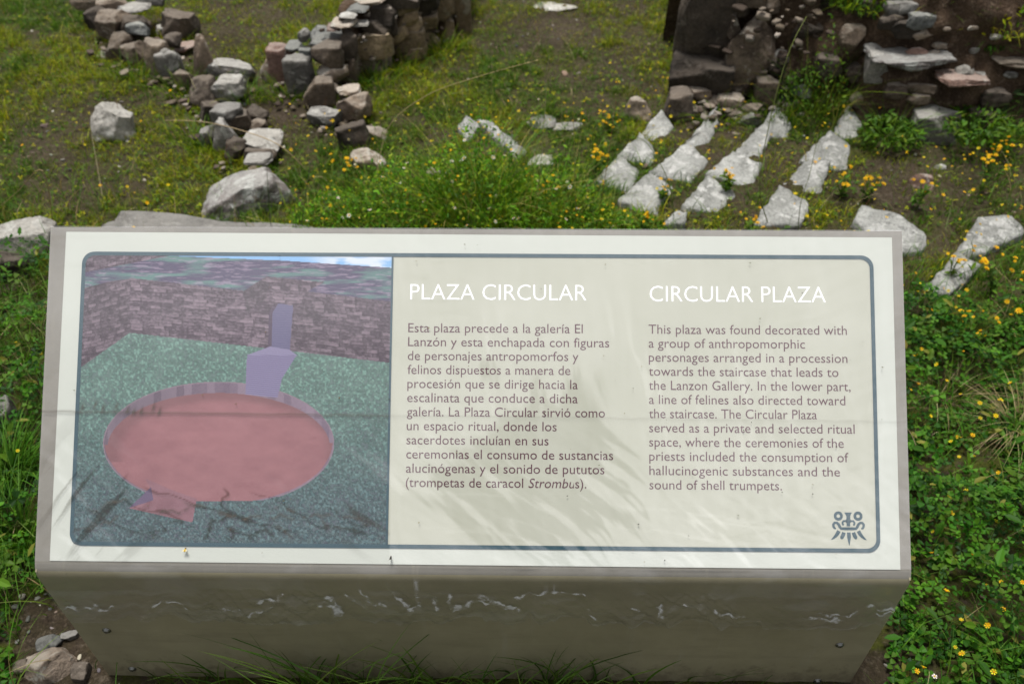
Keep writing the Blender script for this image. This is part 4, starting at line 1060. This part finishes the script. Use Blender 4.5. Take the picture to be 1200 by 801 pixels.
cc = pal(n_, CLOV, .3)
V, Fc, Cc = inst(*TRI, P, rng.uniform(0, 6.28, n_), rng.normal(0, .4, n_), rng.normal(0, .4, n_), sc, cc)
stems = rng.random(n_) < .25; Pb = P[stems].copy(); g_ = ground_h(Pb[:, 0], Pb[:, 1]); hh = Pb[:, 2]-g_; Pb[:, 2] = g_
big = rng.random(n_) < .13; nb_ = int(big.sum()); Pc_ = P[big]+np.array((0, 0, .012))
V4, F4, C4 = inst(*OVAL, Pc_, rng.uniform(0, 6.28, nb_), rng.normal(-.3, .35, nb_), rng.normal(0, .35, nb_), rng.uniform(.016, .040, nb_), pal(nb_, [(.05, .15, .010), (.025, .085, .006), (.08, .17, .012), (.035, .11, .008), (.17, .17, .03)]))
V2, Q2, T2, C2 = blades(Pb, hh, np.full(len(Pb), .0012), rng.uniform(0, 6.28, len(Pb)), np.full(len(Pb), .1), pal(len(Pb), GREEN), 2)
mb = MB(); mb.add(V, Fc, None, None); mb.c.append(Cc); mb.add(V2, Q2, T2, None); mb.c.append(C2); mb.add(V4, F4, None, None); mb.c.append(C4)
o = mb.build('clover', LEAF, None, False, 'stuff'); tag(o, 'dense clover with three part leaves growing at both sides of the sign', 'ground cover')
print('clover', n_)

# 4. longer grass: left side, right side and the strip behind the sign
P, px, py, d = scatter(110000, -2.2, 2.4, -.5, 2.3)
lf = (px < 75) & (py > 300) & (P[:, 0] < -.6); rg = (px > 1045) & (py > 300) & (P[:, 0] > .6)
bk = (P[:, 1] > .50) & (P[:, 1] < 1.75)
wgt = np.where(lf, .40, 0)+np.where(rg, .11+.16*(py < 520), 0)+np.where(bk, .05+.14*np.exp(-((px-540)/190)**2)+.05*(px > 1040)+.07*(px < 340), 0)
dirtL = (px > 25) & (px < 150) & (py > 708); wgt = np.where(dirtL, .01, wgt)
wgt *= np.where(fbm(P[:, 0]*5, P[:, 1]*5, 99, 3) > .47, 1.4, .5)
ok = frame_ok(px, py, 220) & (rng.random(len(P)) < wgt) & off_sign(P) & ~in_slabs(P)
P = P[ok]; n_ = len(P); lfk = lf[ok]; bkk = bk[ok]
h = rng.uniform(.04, .13, n_)*np.where(lfk, 1.3, 1)*np.where(bkk & (px[ok] > 330) & (px[ok] < 730), 1.25, .9); wd = rng.uniform(.0016, .0036, n_)
c_ = pal(n_, LUSH+[(.12, .19, .025), (.10, .20, .02)]); k_ = rng.random(n_) < .08; c_[k_] = pal(k_.sum(), DRY)
V, Q, T, Cc = blades(P, h, wd, rng.uniform(0, 6.28, n_), rng.uniform(.2, 1.3, n_), c_, 5)
tag(build('long_grass', V, [Q, T], GRASS, None, False, Cc, 'stuff'), 'long green grass blades beside and behind the sign', 'grass')
print('long', n_)

P, px, py, d = scatter(16000, -2.4, 2.4, .5, 3.4)
ok = frame_ok(px, py, 150) & off_sign(P) & ~in_slabs(P) & (rng.random(len(P)) < .028+.07*np.exp(-(((px-590)/190)**2+((py-165)/60)**2))+.05*((px > 1040) & (py > 170))+.03*((px < 240) & (py > 170)))
P = P[ok]; n_ = len(P)
V, Q, T, Cc = blades(P, rng.uniform(.05, .20, n_), rng.uniform(.0011, .0020, n_), rng.uniform(0, 6.28, n_), rng.uniform(.05, .8, n_), pal(n_, [(.20, .09, .04), (.32, .26, .11), (.17, .19, .04), (.40, .34, .18), (.24, .12, .06)]), 5)
tag(build('wispy_weed', V, [Q, T], STRAW, None, False, Cc, 'stuff'), 'thin reddish and straw coloured weed stems rising out of the turf', 'weeds'); print('wispy', n_)

# 5. tiny yellow and white blossoms sprinkled through the green
def sprinkle(name, n0, dens, h0, h1, r0, r1, tmpl, cols, label, centre):
    P, px, py, d = scatter(n0, -2.2, 2.4, -.45, 3.2); dn = dens(px, py, P)
    ok = frame_ok(px, py, 200) & (rng.random(len(P)) < dn) & off_sign(P); P = P[ok]; n_ = len(P)
    hs_ = rng.uniform(h0, h1, n_); P2 = P.copy(); P2[:, 2] += hs_; r = rng.uniform(r0, r1, n_)
    V, Fc, Cc = inst(*tmpl, P2, rng.uniform(0, 6.28, n_), rng.normal(0, .45, n_), rng.normal(0, .45, n_), r, pal(n_, cols, .15))
    V2, Q2, T2, C2 = blades(P, hs_, np.full(n_, .0012), rng.uniform(0, 6.28, n_), np.full(n_, .02), pal(n_, GREEN), 2)
    mb = MB(); mb.add(V, Fc); mb.c.append(Cc); mb.add(V2, Q2, T2); mb.c.append(C2)
    Vc, Fcc = CG[4]; Vs = Vc/np.linalg.norm(Vc, axis=1)[:, None]*.33+np.array((0, 0, .08))
    V3, F3, C3_ = inst(Vs, Fcc, P2, np.zeros(n_), np.zeros(n_), np.zeros(n_), r, pal(n_, centre, .1)); mb.add(V3, F3); mb.c.append(C3_)
    tag(mb.build(name, PETAL, None, False, 'stuff'), label, 'flowers'); print(name, n_)
YEL = [(.80, .60, .015), (.85, .52, .012), (.75, .64, .03)]
sprinkle('yellow_blossoms', 9000, lambda px, py, P: np.where((px > 1050) & (py > 190), .42, 0)+np.where((px > 330) & (px < 720) & (P[:, 1] > .6) & (P[:, 1] < 2.1), .40, 0)
         +np.where((px < 230) & (P[:, 1] < 2.3), .05, 0)+np.where((px > 700) & (px < 1060) & (P[:, 1] < 2.4) & (P[:, 1] > .8), .22, 0), .03, .13, .0030, .0062, FLOWER, YEL, 'tiny yellow blossoms scattered in the grass', [(.7, .35, .01)])
sprinkle('white_blossoms', 5000, lambda px, py, P: np.where((px > 340) & (px < 700) & (P[:, 1] > .9) & (P[:, 1] < 2.1), .10, 0)+np.where(px > 1050, .012, 0), .06, .16, .004, .0065, DAISY, [(.75, .74, .70)],
         'tiny white daisy blossoms scattered in the grass behind the sign', [(.7, .45, .03)])

# 6. gravel and pebbles
P, px, py, d = scatter(30000, -3, 3.1, -.45, 5)
cv = cover(P[:, 0], P[:, 1], px, py); nearL = (px > 15) & (px < 150) & (py > 690)
ok = frame_ok(px, py, 100) & off_sign(P) & ~in_slabs(P) & (rng.random(len(P)) < np.where(nearL, .95, (1-cv)*.10+.01))
P = P[ok]; n_ = len(P); Vc, Qc = rock_mesh(2, 1.6, 1.2, 5, .5, 8, 4, .12)
V, Fc, Cc = inst(Vc, Qc, P, rng.uniform(0, 6.28, n_), rng.normal(0, .3, n_), rng.normal(0, .3, n_), rng.uniform(.0025, .008, n_)*(1+1.2*(rng.random(n_) < .04)), pal(n_, [(.22, .20, .17), (.13, .12, .11), (.32, .30, .26), (.17, .13, .10), (.10, .10, .10)]))
tag(build('gravel', V, [Fc], leafmat('pebble', 0, .8), None, True, Cc, 'stuff'), 'small pebbles strewn on the bare soil', 'gravel')
print('gravel', n_)

# ---- plants that are things
def rnd_dir(): a = random.uniform(0, 6.283); return math.cos(a), math.sin(a)
BLOOM = None
def bloom_mesh(r):
    mb = MB(); c0 = (.78, .50, .012)
    for (rr, zz, k) in ((1, .1, 7), (.75, .45, 6)):
        v_, f_, _ = petal_t(k, rr, .15, .25); mb.add(v_*r+np.array((0, 0, zz*r)), f_, None, c0)
    ball(mb, (0, 0, .35*r), .35*r, (.65, .30, .01)); return mb.build('blossom', PETAL, None, True, None, False)
BLM = [bloom_mesh(.0075), bloom_mesh(.0055)]
def flowering_plant(px, py, hgt, spread, nst, nbl, label, leafy=40, cols=GREEN, big=1.0):
    G = spot(px, py); t = thing('flowering_plant', label, 'plant', G, 'yellow flowering plants')
    stem = MB(); leaves = []; tips = []
    for k in range(nst):
        dx, dy = rnd_dir(); r = random.uniform(.1, 1)*spread; hh = hgt*random.uniform(.7, 1.05)
        pts = [np.array((dx*r*q_**1.3, dy*r*q_**1.3, hh*q_)) for q_ in np.linspace(0, 1, 5)]
        stem.tube(pts, np.linspace(.0014, .0008, 5), 4, (.07, .12, .03)); tips.append(pts[-1])
        for j in range(leafy//nst):
            q_ = random.uniform(.1, .9); i = int(q_*4); leaves.append(pts[i]*(1-(q_*4-i))+pts[i+1]*(q_*4-i))
    stem.build('stem', STRAW, t, kind='stuff')
    LP = np.array(leaves); n_ = len(LP)
    V, Fc, Cc = inst(*OVAL, LP, rng.uniform(0, 6.28, n_), rng.normal(-.3, .4, n_), rng.normal(0, .3, n_), rng.uniform(.012, .028, n_), pal(n_, cols))
    o = build('foliage', V, [Fc], LEAF, t, False, Cc, 'stuff')
    for k in range(nbl):
        tp = tips[k % nst]; o = put('blossom', BLM[k % 2], t)
        o.location = tp+np.array([random.gauss(0, .012), random.gauss(0, .012), random.gauss(.004, .006)])
        o.rotation_euler = (random.gauss(0, .4), random.gauss(0, .4), random.uniform(0, 6)); s_ = big*random.uniform(.8, 1.2); o.scale = (s_, s_, s_)
for a in [(1148,225,.16,.07,7,26,'tall plant crowded with golden yellow flowers on the right below the earth bank'),
          (698,205,.10,.05,6,14,'golden flowered plant at the left of the first paving line'),
          (716,155,.06,.035,4,8,'yellow flowered plant under the small pointed cream stone'),
          (408,222,.13,.06,6,12,'orange yellow flowered plant between the lichen boulder and the tan rock'),
          (850,225,.09,.04,5,9,'yellow flowered plant in front of the broad paving stone of the third line'),
          (775,236,.08,.03,4,6,'yellow flowers growing between the nearest stones of the first two paving lines'),
          (750,276,.07,.03,3,6,'yellow flowers just behind the sign top, left of the second paving line'),
          (880,282,.07,.03,4,5,'low yellow flowers just behind the sign in front of the third paving line'),
          (985,230,.09,.06,6,12,'yellow flowered plant right of the third stone of the right hand paving line'),
          (1015,235,.08,.06,6,9,'paler yellow flowered plant above the long slab at the sign corner'),
          (1160,345,.13,.08,7,16,'yellow flowered plant right of the narrow stone on the far right'),
          (1110,330,.10,.06,6,9,'yellow flowered plant just left of the pale stones on the far right'),
          (1135,415,.12,.07,6,9,'yellow flowered plant above the dry tussock at the right'),
          (1185,400,.12,.07,6,10,'yellow flowered plant at the right edge level with the sign title'),
          (1075,245,.10,.05,5,6,'thin yellow flowered plant on soil above the top right sign corner'),
          (640,250,.09,.06,5,6,'yellow flowered plant at the right flank of the leafy clump')]:
    flowering_plant(*a)

def clump(px, py, rad_, hgt, nleaf, nbl, label, cols=LUSH, tri=False, grp='leafy clumps behind the sign'):
    G = spot(px, py); t = thing('leafy_plant', label, 'plant', G, grp)
    a = rng.uniform(0, 6.28, nleaf); r = rad_*np.sqrt(rng.random(nleaf)); q_ = rng.random(nleaf)**.6
    lump = .15+1.5*fbm(np.cos(a)*r*16+px, np.sin(a)*r*16+py, int(px), 3)
    top = hgt*(1-(r/rad_)**2*.7)*lump
    P = np.stack([np.cos(a)*r, np.sin(a)*r, q_*top], 1)
    tone = (.55+.75*q_)[:, None]*0+1
    V, Fc, Cc = inst(*OVAL, P, rng.uniform(0, 6.28, nleaf), rng.normal(-.5, .5, nleaf), rng.normal(0, .5, nleaf), rng.uniform(.006, .020, nleaf), pal(nleaf, cols, .4))
    build('foliage', V, [Fc], LEAF, t, False, Cc, 'stuff')
    n2 = nleaf//3; a = rng.uniform(0, 6.28, n2); r = rad_*1.05*np.sqrt(rng.random(n2)); B = np.stack([np.cos(a)*r, np.sin(a)*r, 0*r], 1)
    V, Q, T, Cc = blades(B, hgt*rng.uniform(.3, 1.3, n2)*(1-(r/rad_)**2*.4), rng.uniform(.0012, .0036, n2), a+rng.normal(0, 1.2, n2), rng.uniform(.1, 1.1, n2), pal(n2, cols+[(.16, .24, .015), (.13, .20, .012), (.30, .26, .08)], .35), 5)
    build('stem', V, [Q, T], GRASS, t, False, Cc, 'stuff')
    for k in range(nbl):
        a_ = random.uniform(0, 6.28); r_ = rad_*random.uniform(.1, 1); o = put('white_blossom' if k % 2 else 'blossom', DZM if k % 2 else BLM[1], t)
        o.location = (math.cos(a_)*r_, math.sin(a_)*r_, hgt*random.uniform(.55, 1.05)*(1-(r_/rad_)**2*.6)); o.rotation_euler = (random.uniform(-.7, .7), random.uniform(-.7, .7), 0); s_ = random.uniform(.6, 1.0); o.scale = (s_, s_, s_)
def _dz():
    mb = MB(); v_, f_, _ = petal_t(5, .0075, .0015, .001); mb.add(v_*np.array((1, 1, 1)), f_, None, (.78, .77, .72)); ball(mb, (0, 0, .0012), .0026, (.7, .42, .02)); return mb.build('white_blossom', PETAL, None, True, None, False)
DZM = _dz()
BRT = [(.08, .20, .007), (.12, .26, .010), (.04, .11, .006), (.20, .27, .014), (.05, .14, .006)]
for a in [(560,258,.17,.36,2600,20,'tall bright green leafy clump rising above the middle of the sign'),
          (640,266,.17,.24,1500,14,'leafy green clump right of the tallest clump behind the sign'),
          (470,266,.17,.22,1500,16,'leafy green clump left of the tallest clump behind the sign'),
          (690,276,.14,.12,1100,5,'low leafy clump behind the sign at the left of the paving'),
          (395,272,.15,.12,1200,8,'low flowery clump behind the sign right of the flat bedrock slab'),
          (740,285,.13,.08,800,4,'low green clump behind the sign in front of the second paving line')]:
    clump(*a, BRT)
clump(945, 135, .13, .30, 900, 0, 'green weed bush filling the dark gap between wall end and earth bank', GREEN, grp='weed bushes in the dark gap')
clump(960, 60, .14, .42, 900, 0, 'taller weed bush at the back of the dark gap', [(.04, .09, .015), (.07, .12, .02)], grp='weed bushes in the dark gap')
def top_bush(px, py, y_, rad_, hgt, nleaf, label, cols):
    P0 = at_y(px, py, y_); t = thing('shrub', label, 'shrub', P0)
    a = rng.uniform(0, 6.28, nleaf); r = rad_*np.sqrt(rng.random(nleaf)); z = rng.uniform(-.3, 1, nleaf)*hgt*(1-(r/rad_)**2*.6)
    P = np.stack([np.cos(a)*r, np.sin(a)*r, z], 1)
    V, Fc, Cc = inst(*OVAL, P, rng.uniform(0, 6.28, nleaf), rng.normal(.4, .5, nleaf), rng.normal(0, .4, nleaf), rng.uniform(.015, .035, nleaf), pal(nleaf, cols, .35))
    build('foliage', V, [Fc], LEAF, t, False, Cc, 'stuff')
    n2 = 160; a = rng.uniform(0, 6.28, n2); r = rad_*np.sqrt(rng.random(n2))
    V, Q, T, Cc = blades(np.stack([np.cos(a)*r, np.sin(a)*r, 0*r-.02], 1), rng.uniform(.05, .14, n2), rng.uniform(.002, .004, n2), a, rng.uniform(.4, 1.6, n2), pal(n2, cols), 4)
    build('stem', V, [Q, T], GRASS, t, False, Cc, 'stuff')
yk = BL[4][1]
top_bush(1010, -2, yk+.30, .12, .10, 360, 'leafy shrub hanging over the left end of the bank top', GREEN+MOSSC[:2])
top_bush(1100, 2, yk+.28, .13, .10, 500, 'mossy green shrub hanging over the top of the earth bank', MOSSC[:4]+GREEN)
top_bush(1180, 20, yk+.22, .16, .14, 700, 'yellowish shrub on the bank at the top right corner', MOSSC)
top_bush(1160, 48, yk+.18, .07, .05, 160, 'small bright green tuft on the earth bank under the yellowish shrub', LUSH)
top_bush(1205, 115, yk+.08, .12, .10, 380, 'dark weedy bush low on the bank at the right edge', [(.03, .06, .015), (.05, .08, .02), (.04, .07, .02)])
top_bush(1150, 150, yk-.06, .13, .06, 420, 'low weeds growing along the foot of the bank right of the stone block', GREEN)
top_bush(1045, 155, yk-.06, .10, .05, 320, 'low weeds at the foot of the bank left of the stone block', GREEN)

def tussock(px, py, n_, h0, h1, rad_, label, cols, lean=(.2, 1.2), wd=(.0014, .003), name='grass_tuft', y_=None, group=None, az=None, kind=None):
    G = spot(px, py)
    if y_ is not None: G = np.array([G[0], y_, float(ground_h(G[0], y_))])
    P = np.zeros((n_, 3)); a = rng.uniform(0, 6.28, n_); r = rad_*np.sqrt(rng.random(n_)); P[:, 0] = np.cos(a)*r; P[:, 1] = np.sin(a)*r*.6
    aa = a+rng.normal(0, .5, n_) if az is None else rng.normal(0, .35, n_)+math.pi*(rng.random(n_) < .5)
    V, Q, T, Cc = blades(P, rng.uniform(h0, h1, n_), rng.uniform(*wd, n_), aa, rng.uniform(*lean, n_), pal(n_, cols), 7)
    o = build(name, V, [Q, T], GRASS, None, False, Cc, kind); o.location = G; return tag(o, label, 'grass', group)
tussock(1120, 405, 260, .08, .17, .05, 'fine upright green and straw tussock right of the sign', [(.16, .17, .05), (.07, .12, .02), (.28, .24, .10)], (.05, .5))
tussock(1190, 505, 200, .06, .14, .05, 'dry straw coloured tuft at the right edge', DRY, (.8, 1.8))
tussock(1105, 470, 120, .06, .14, .05, 'mixed dry and green tuft beside the right edge of the sign', DRY+GREEN, (.5, 1.6))
tussock(30, 640, 300, .10, .2, .06, 'long bright grass tuft leaning at the lower left of the sign', LUSH, (.4, 1.3), (.002, .004))
tussock(18, 560, 240, .10, .18, .05, 'long grass tuft at the left edge beside the sign', LUSH, (.4, 1.3), (.002, .004))
tussock(1180, 790, 40, .12, .22, .04, 'few long thin blades in the clover at the lower right corner', LUSH, (.4, 1.0))
tussock(945, 60, 120, .15, .3, .08, 'drooping long grass in the dark gap between wall and bank', GREEN, (.6, 1.6), (.003, .005))
for i, (px_, py_, lb) in enumerate([(838, 144, 'grass at the foot of the tall upright slab wall end'), (905, 140, 'grass tuft at the right foot of the wall end'), (968, 118, 'grass tuft low in the dark gap by the bank'),
        (470, 84, 'grass tuft under the coursed wall face'), (440, 100, 'grass tuft at the left foot of the coursed wall face'), (520, 62, 'grass tuft near the right end of the coursed wall'),
        (160, 92, 'grass tuft at the foot of the left wall'), (222, 112, 'grass tuft between upright stones of the left wall'), (285, 118, 'grass tuft behind the cream stone of the left wall'), (335, 118, 'grass tuft at the foot of the reddish upright stone'), (250, 178, 'tall grass tuft left of the lower end of the left wall'), (228, 165, 'tall grass in front of the dark stones of the left wall')]):
    tussock(px_, py_, 110, .04, .13, .09, lb, GREEN+MOSSC[:2], (.3, 1.4), (.002, .004), group='grass tufts along the ruined walls')
FG = [(.04, .095, .010), (.06, .13, .012), (.04, .08, .012), (.09, .15, .02)]
for i, (px_, n_, h0, h1, lb) in enumerate([(245, 16, .08, .16, 'small grass tuft at the foot of the sign front, leftmost'), (390, 34, .10, .24, 'large arching grass tuft at the foot of the sign, second from left'),
        (475, 22, .08, .17, 'grass tuft at the sign foot under the word PLAZA'), (545, 12, .05, .10, 'short thin tuft at the sign foot just left of the middle'),
        (610, 22, .07, .15, 'grass tuft at the middle of the sign foot'), (665, 26, .08, .16, 'grass tuft with a yellow bud right of the middle of the sign foot'),
        (735, 10, .06, .11, 'sparse tuft at the sign foot under the English text'), (840, 8, .05, .09, 'tiny sparse tuft at the right part of the sign foot')]):
    tussock(px_, 800, int(n_*2.2), h0*1.2, h1*1.2, .10, lb, FG, (.1, 1.0), (.0028, .0052), y_=-.05, group='grass tufts at the foot of the sign', az='side')
tussock(435, 800, 420, .03, .075, .42, 'low fringe of short grass along the foot of the sign', FG, (.3, 1.3), y_=-.03, name='short_grass', kind='stuff')
tussock(650, 800, 260, .025, .06, .42, 'thin short grass along the right half of the sign foot', FG, (.3, 1.3), y_=-.03, name='short_grass', kind='stuff')

# long single stalks
def stalk(pts, r0_, r1_, label, col, head=0):
    """pts: list of (px, py, distance along y) -> real curve"""
    P = np.array([spot(*pts[0][:2])]+[at_y(*p) for p in pts[1:]])
    t = np.linspace(0, len(P)-1, 22); Z = []
    for a in t:
        i = min(int(a), len(P)-2); f_ = a-i
        p0, p1, p2, p3 = P[max(i-1, 0)], P[i], P[i+1], P[min(i+2, len(P)-1)]
        Z.append(.5*((2*p1)+(-p0+p2)*f_+(2*p0-5*p1+4*p2-p3)*f_**2+(-p0+3*p1-3*p2+p3)*f_**3))
    Z = np.array(Z); t_ = thing('grass_stalk', label, 'grass stalk', Z[0]); mb = MB(); mb.tube(Z-Z[0], np.linspace(r0_, r1_, len(Z)), 5, col); mb.build('stem', STRAW, t_)
    if head:
        mb = MB()
        for k in range(head):
            q_ = random.uniform(.72, 1)*(len(Z)-1); i = min(int(q_), len(Z)-2); c_ = Z[i]+(Z[i+1]-Z[i])*(q_-i)-Z[0]
            dv = (Z[i+1]-Z[i]); dv /= np.linalg.norm(dv); sd_ = np.array([random.gauss(0, 1), random.gauss(0, 1), random.gauss(0, 1)]); sd_ = sd_/np.linalg.norm(sd_)*.0022
            mb.add([c_, c_+dv*.004+sd_, c_+dv*.011+sd_*.6, c_+dv*.004-sd_*.2], [(0, 1, 2, 3)], None, np.array(col)*1.15)
        mb.build('seed_head', STRAW, t_, kind='stuff')
ST = (.34, .28, .14)
stalk([(440,215,1.8),(455,150,1.78),(500,112,1.7),(560,90,1.62),(628,71,1.55)], .0018, .0009, 'long straw coloured grass stalk arching right above the leafy clump', ST, 40)
stalk([(455,225,1.8),(475,150,1.75),(510,118,1.7),(548,106,1.66)], .0013, .0007, 'shorter green stalk arching under the long straw coloured one', (.16, .19, .06), 14)
stalk([(362,203,1.7),(330,172,1.75),(290,155,1.8),(240,143,1.85),(195,141,1.9)], .0022, .0008, 'dry stalk lying across the lower end of the left wall', (.38, .29, .17), 20)
stalk([(628,262,1.4),(634,190,1.45),(640,110,1.5),(643,65,1.52)], .0012, .0006, 'thin upright pale stalk in the middle, right of the leafy clump', (.22, .22, .10), 12)
stalk([(676,275,1.35),(674,220,1.38),(672,132,1.4)], .0016, .0008, 'straight yellow green stalk left of the golden flowers', (.28, .26, .08), 16)
stalk([(900,262,1.4),(890,215,1.42),(905,130,1.45),(925,60,1.5),(945,20,1.55)], .0018, .0008, 'tall green stalk crossing the third paving line up to the wall', (.15, .18, .05), 26)
stalk([(790,262,1.4),(784,215,1.42),(760,170,1.45),(738,158,1.47)], .0015, .0007, 'bent green stalk over the second line of paving', (.13, .17, .05))
stalk([(935,285,1.3),(938,240,1.35),(950,200,1.38),(958,160,1.42)], .0014, .0007, 'thin leaning stalk in front of the right hand paving line', (.13, .15, .05), 8)
stalk([(120,230,1.8),(106,150,1.75),(92,90,1.7),(80,40,1.65)], .0012, .0006, 'thin pale stalk leaning left over the upper left turf', (.30, .26, .16), 20)
stalk([(62,262,1.3),(50,200,1.35),(20,225,1.4),(2,240,1.45)], .0016, .0008, 'bent dry stalk near the pale stone at the left edge', (.32, .24, .12), 8)
stalk([(352,270,1.3),(358,230,1.33),(364,190,1.36)], .0015, .0008, 'dark upright stalk with a bud right of the lichen boulder', (.05, .07, .03), 6)
stalk([(318,272,1.3),(315,235,1.32),(313,203,1.35)], .0013, .0008, 'thin dark stalk in front of the lichen boulder', (.05, .07, .03), 4)
stalk([(430,190,2.0),(425,165,2.0),(419,142,2.0)], .0018, .0008, 'short dry stalk in front of the dark stone of the middle wall', (.40, .32, .2), 6)
stalk([(1108,268,1.5),(1115,240,1.5),(1122,200,1.52)], .0014, .0008, 'thin green stem reaching up to the golden flowers at right', (.12, .15, .05))
stalk([(700,262,1.4),(712,190,1.42),(722,118,1.45)], .0012, .0006, 'thin reddish stem standing left of the paving', (.18, .10, .05), 8)
print('objects', len(bpy.data.objects), 'tris', sum(len(o.data.polygons) for o in bpy.data.objects if o.type == 'MESH'))
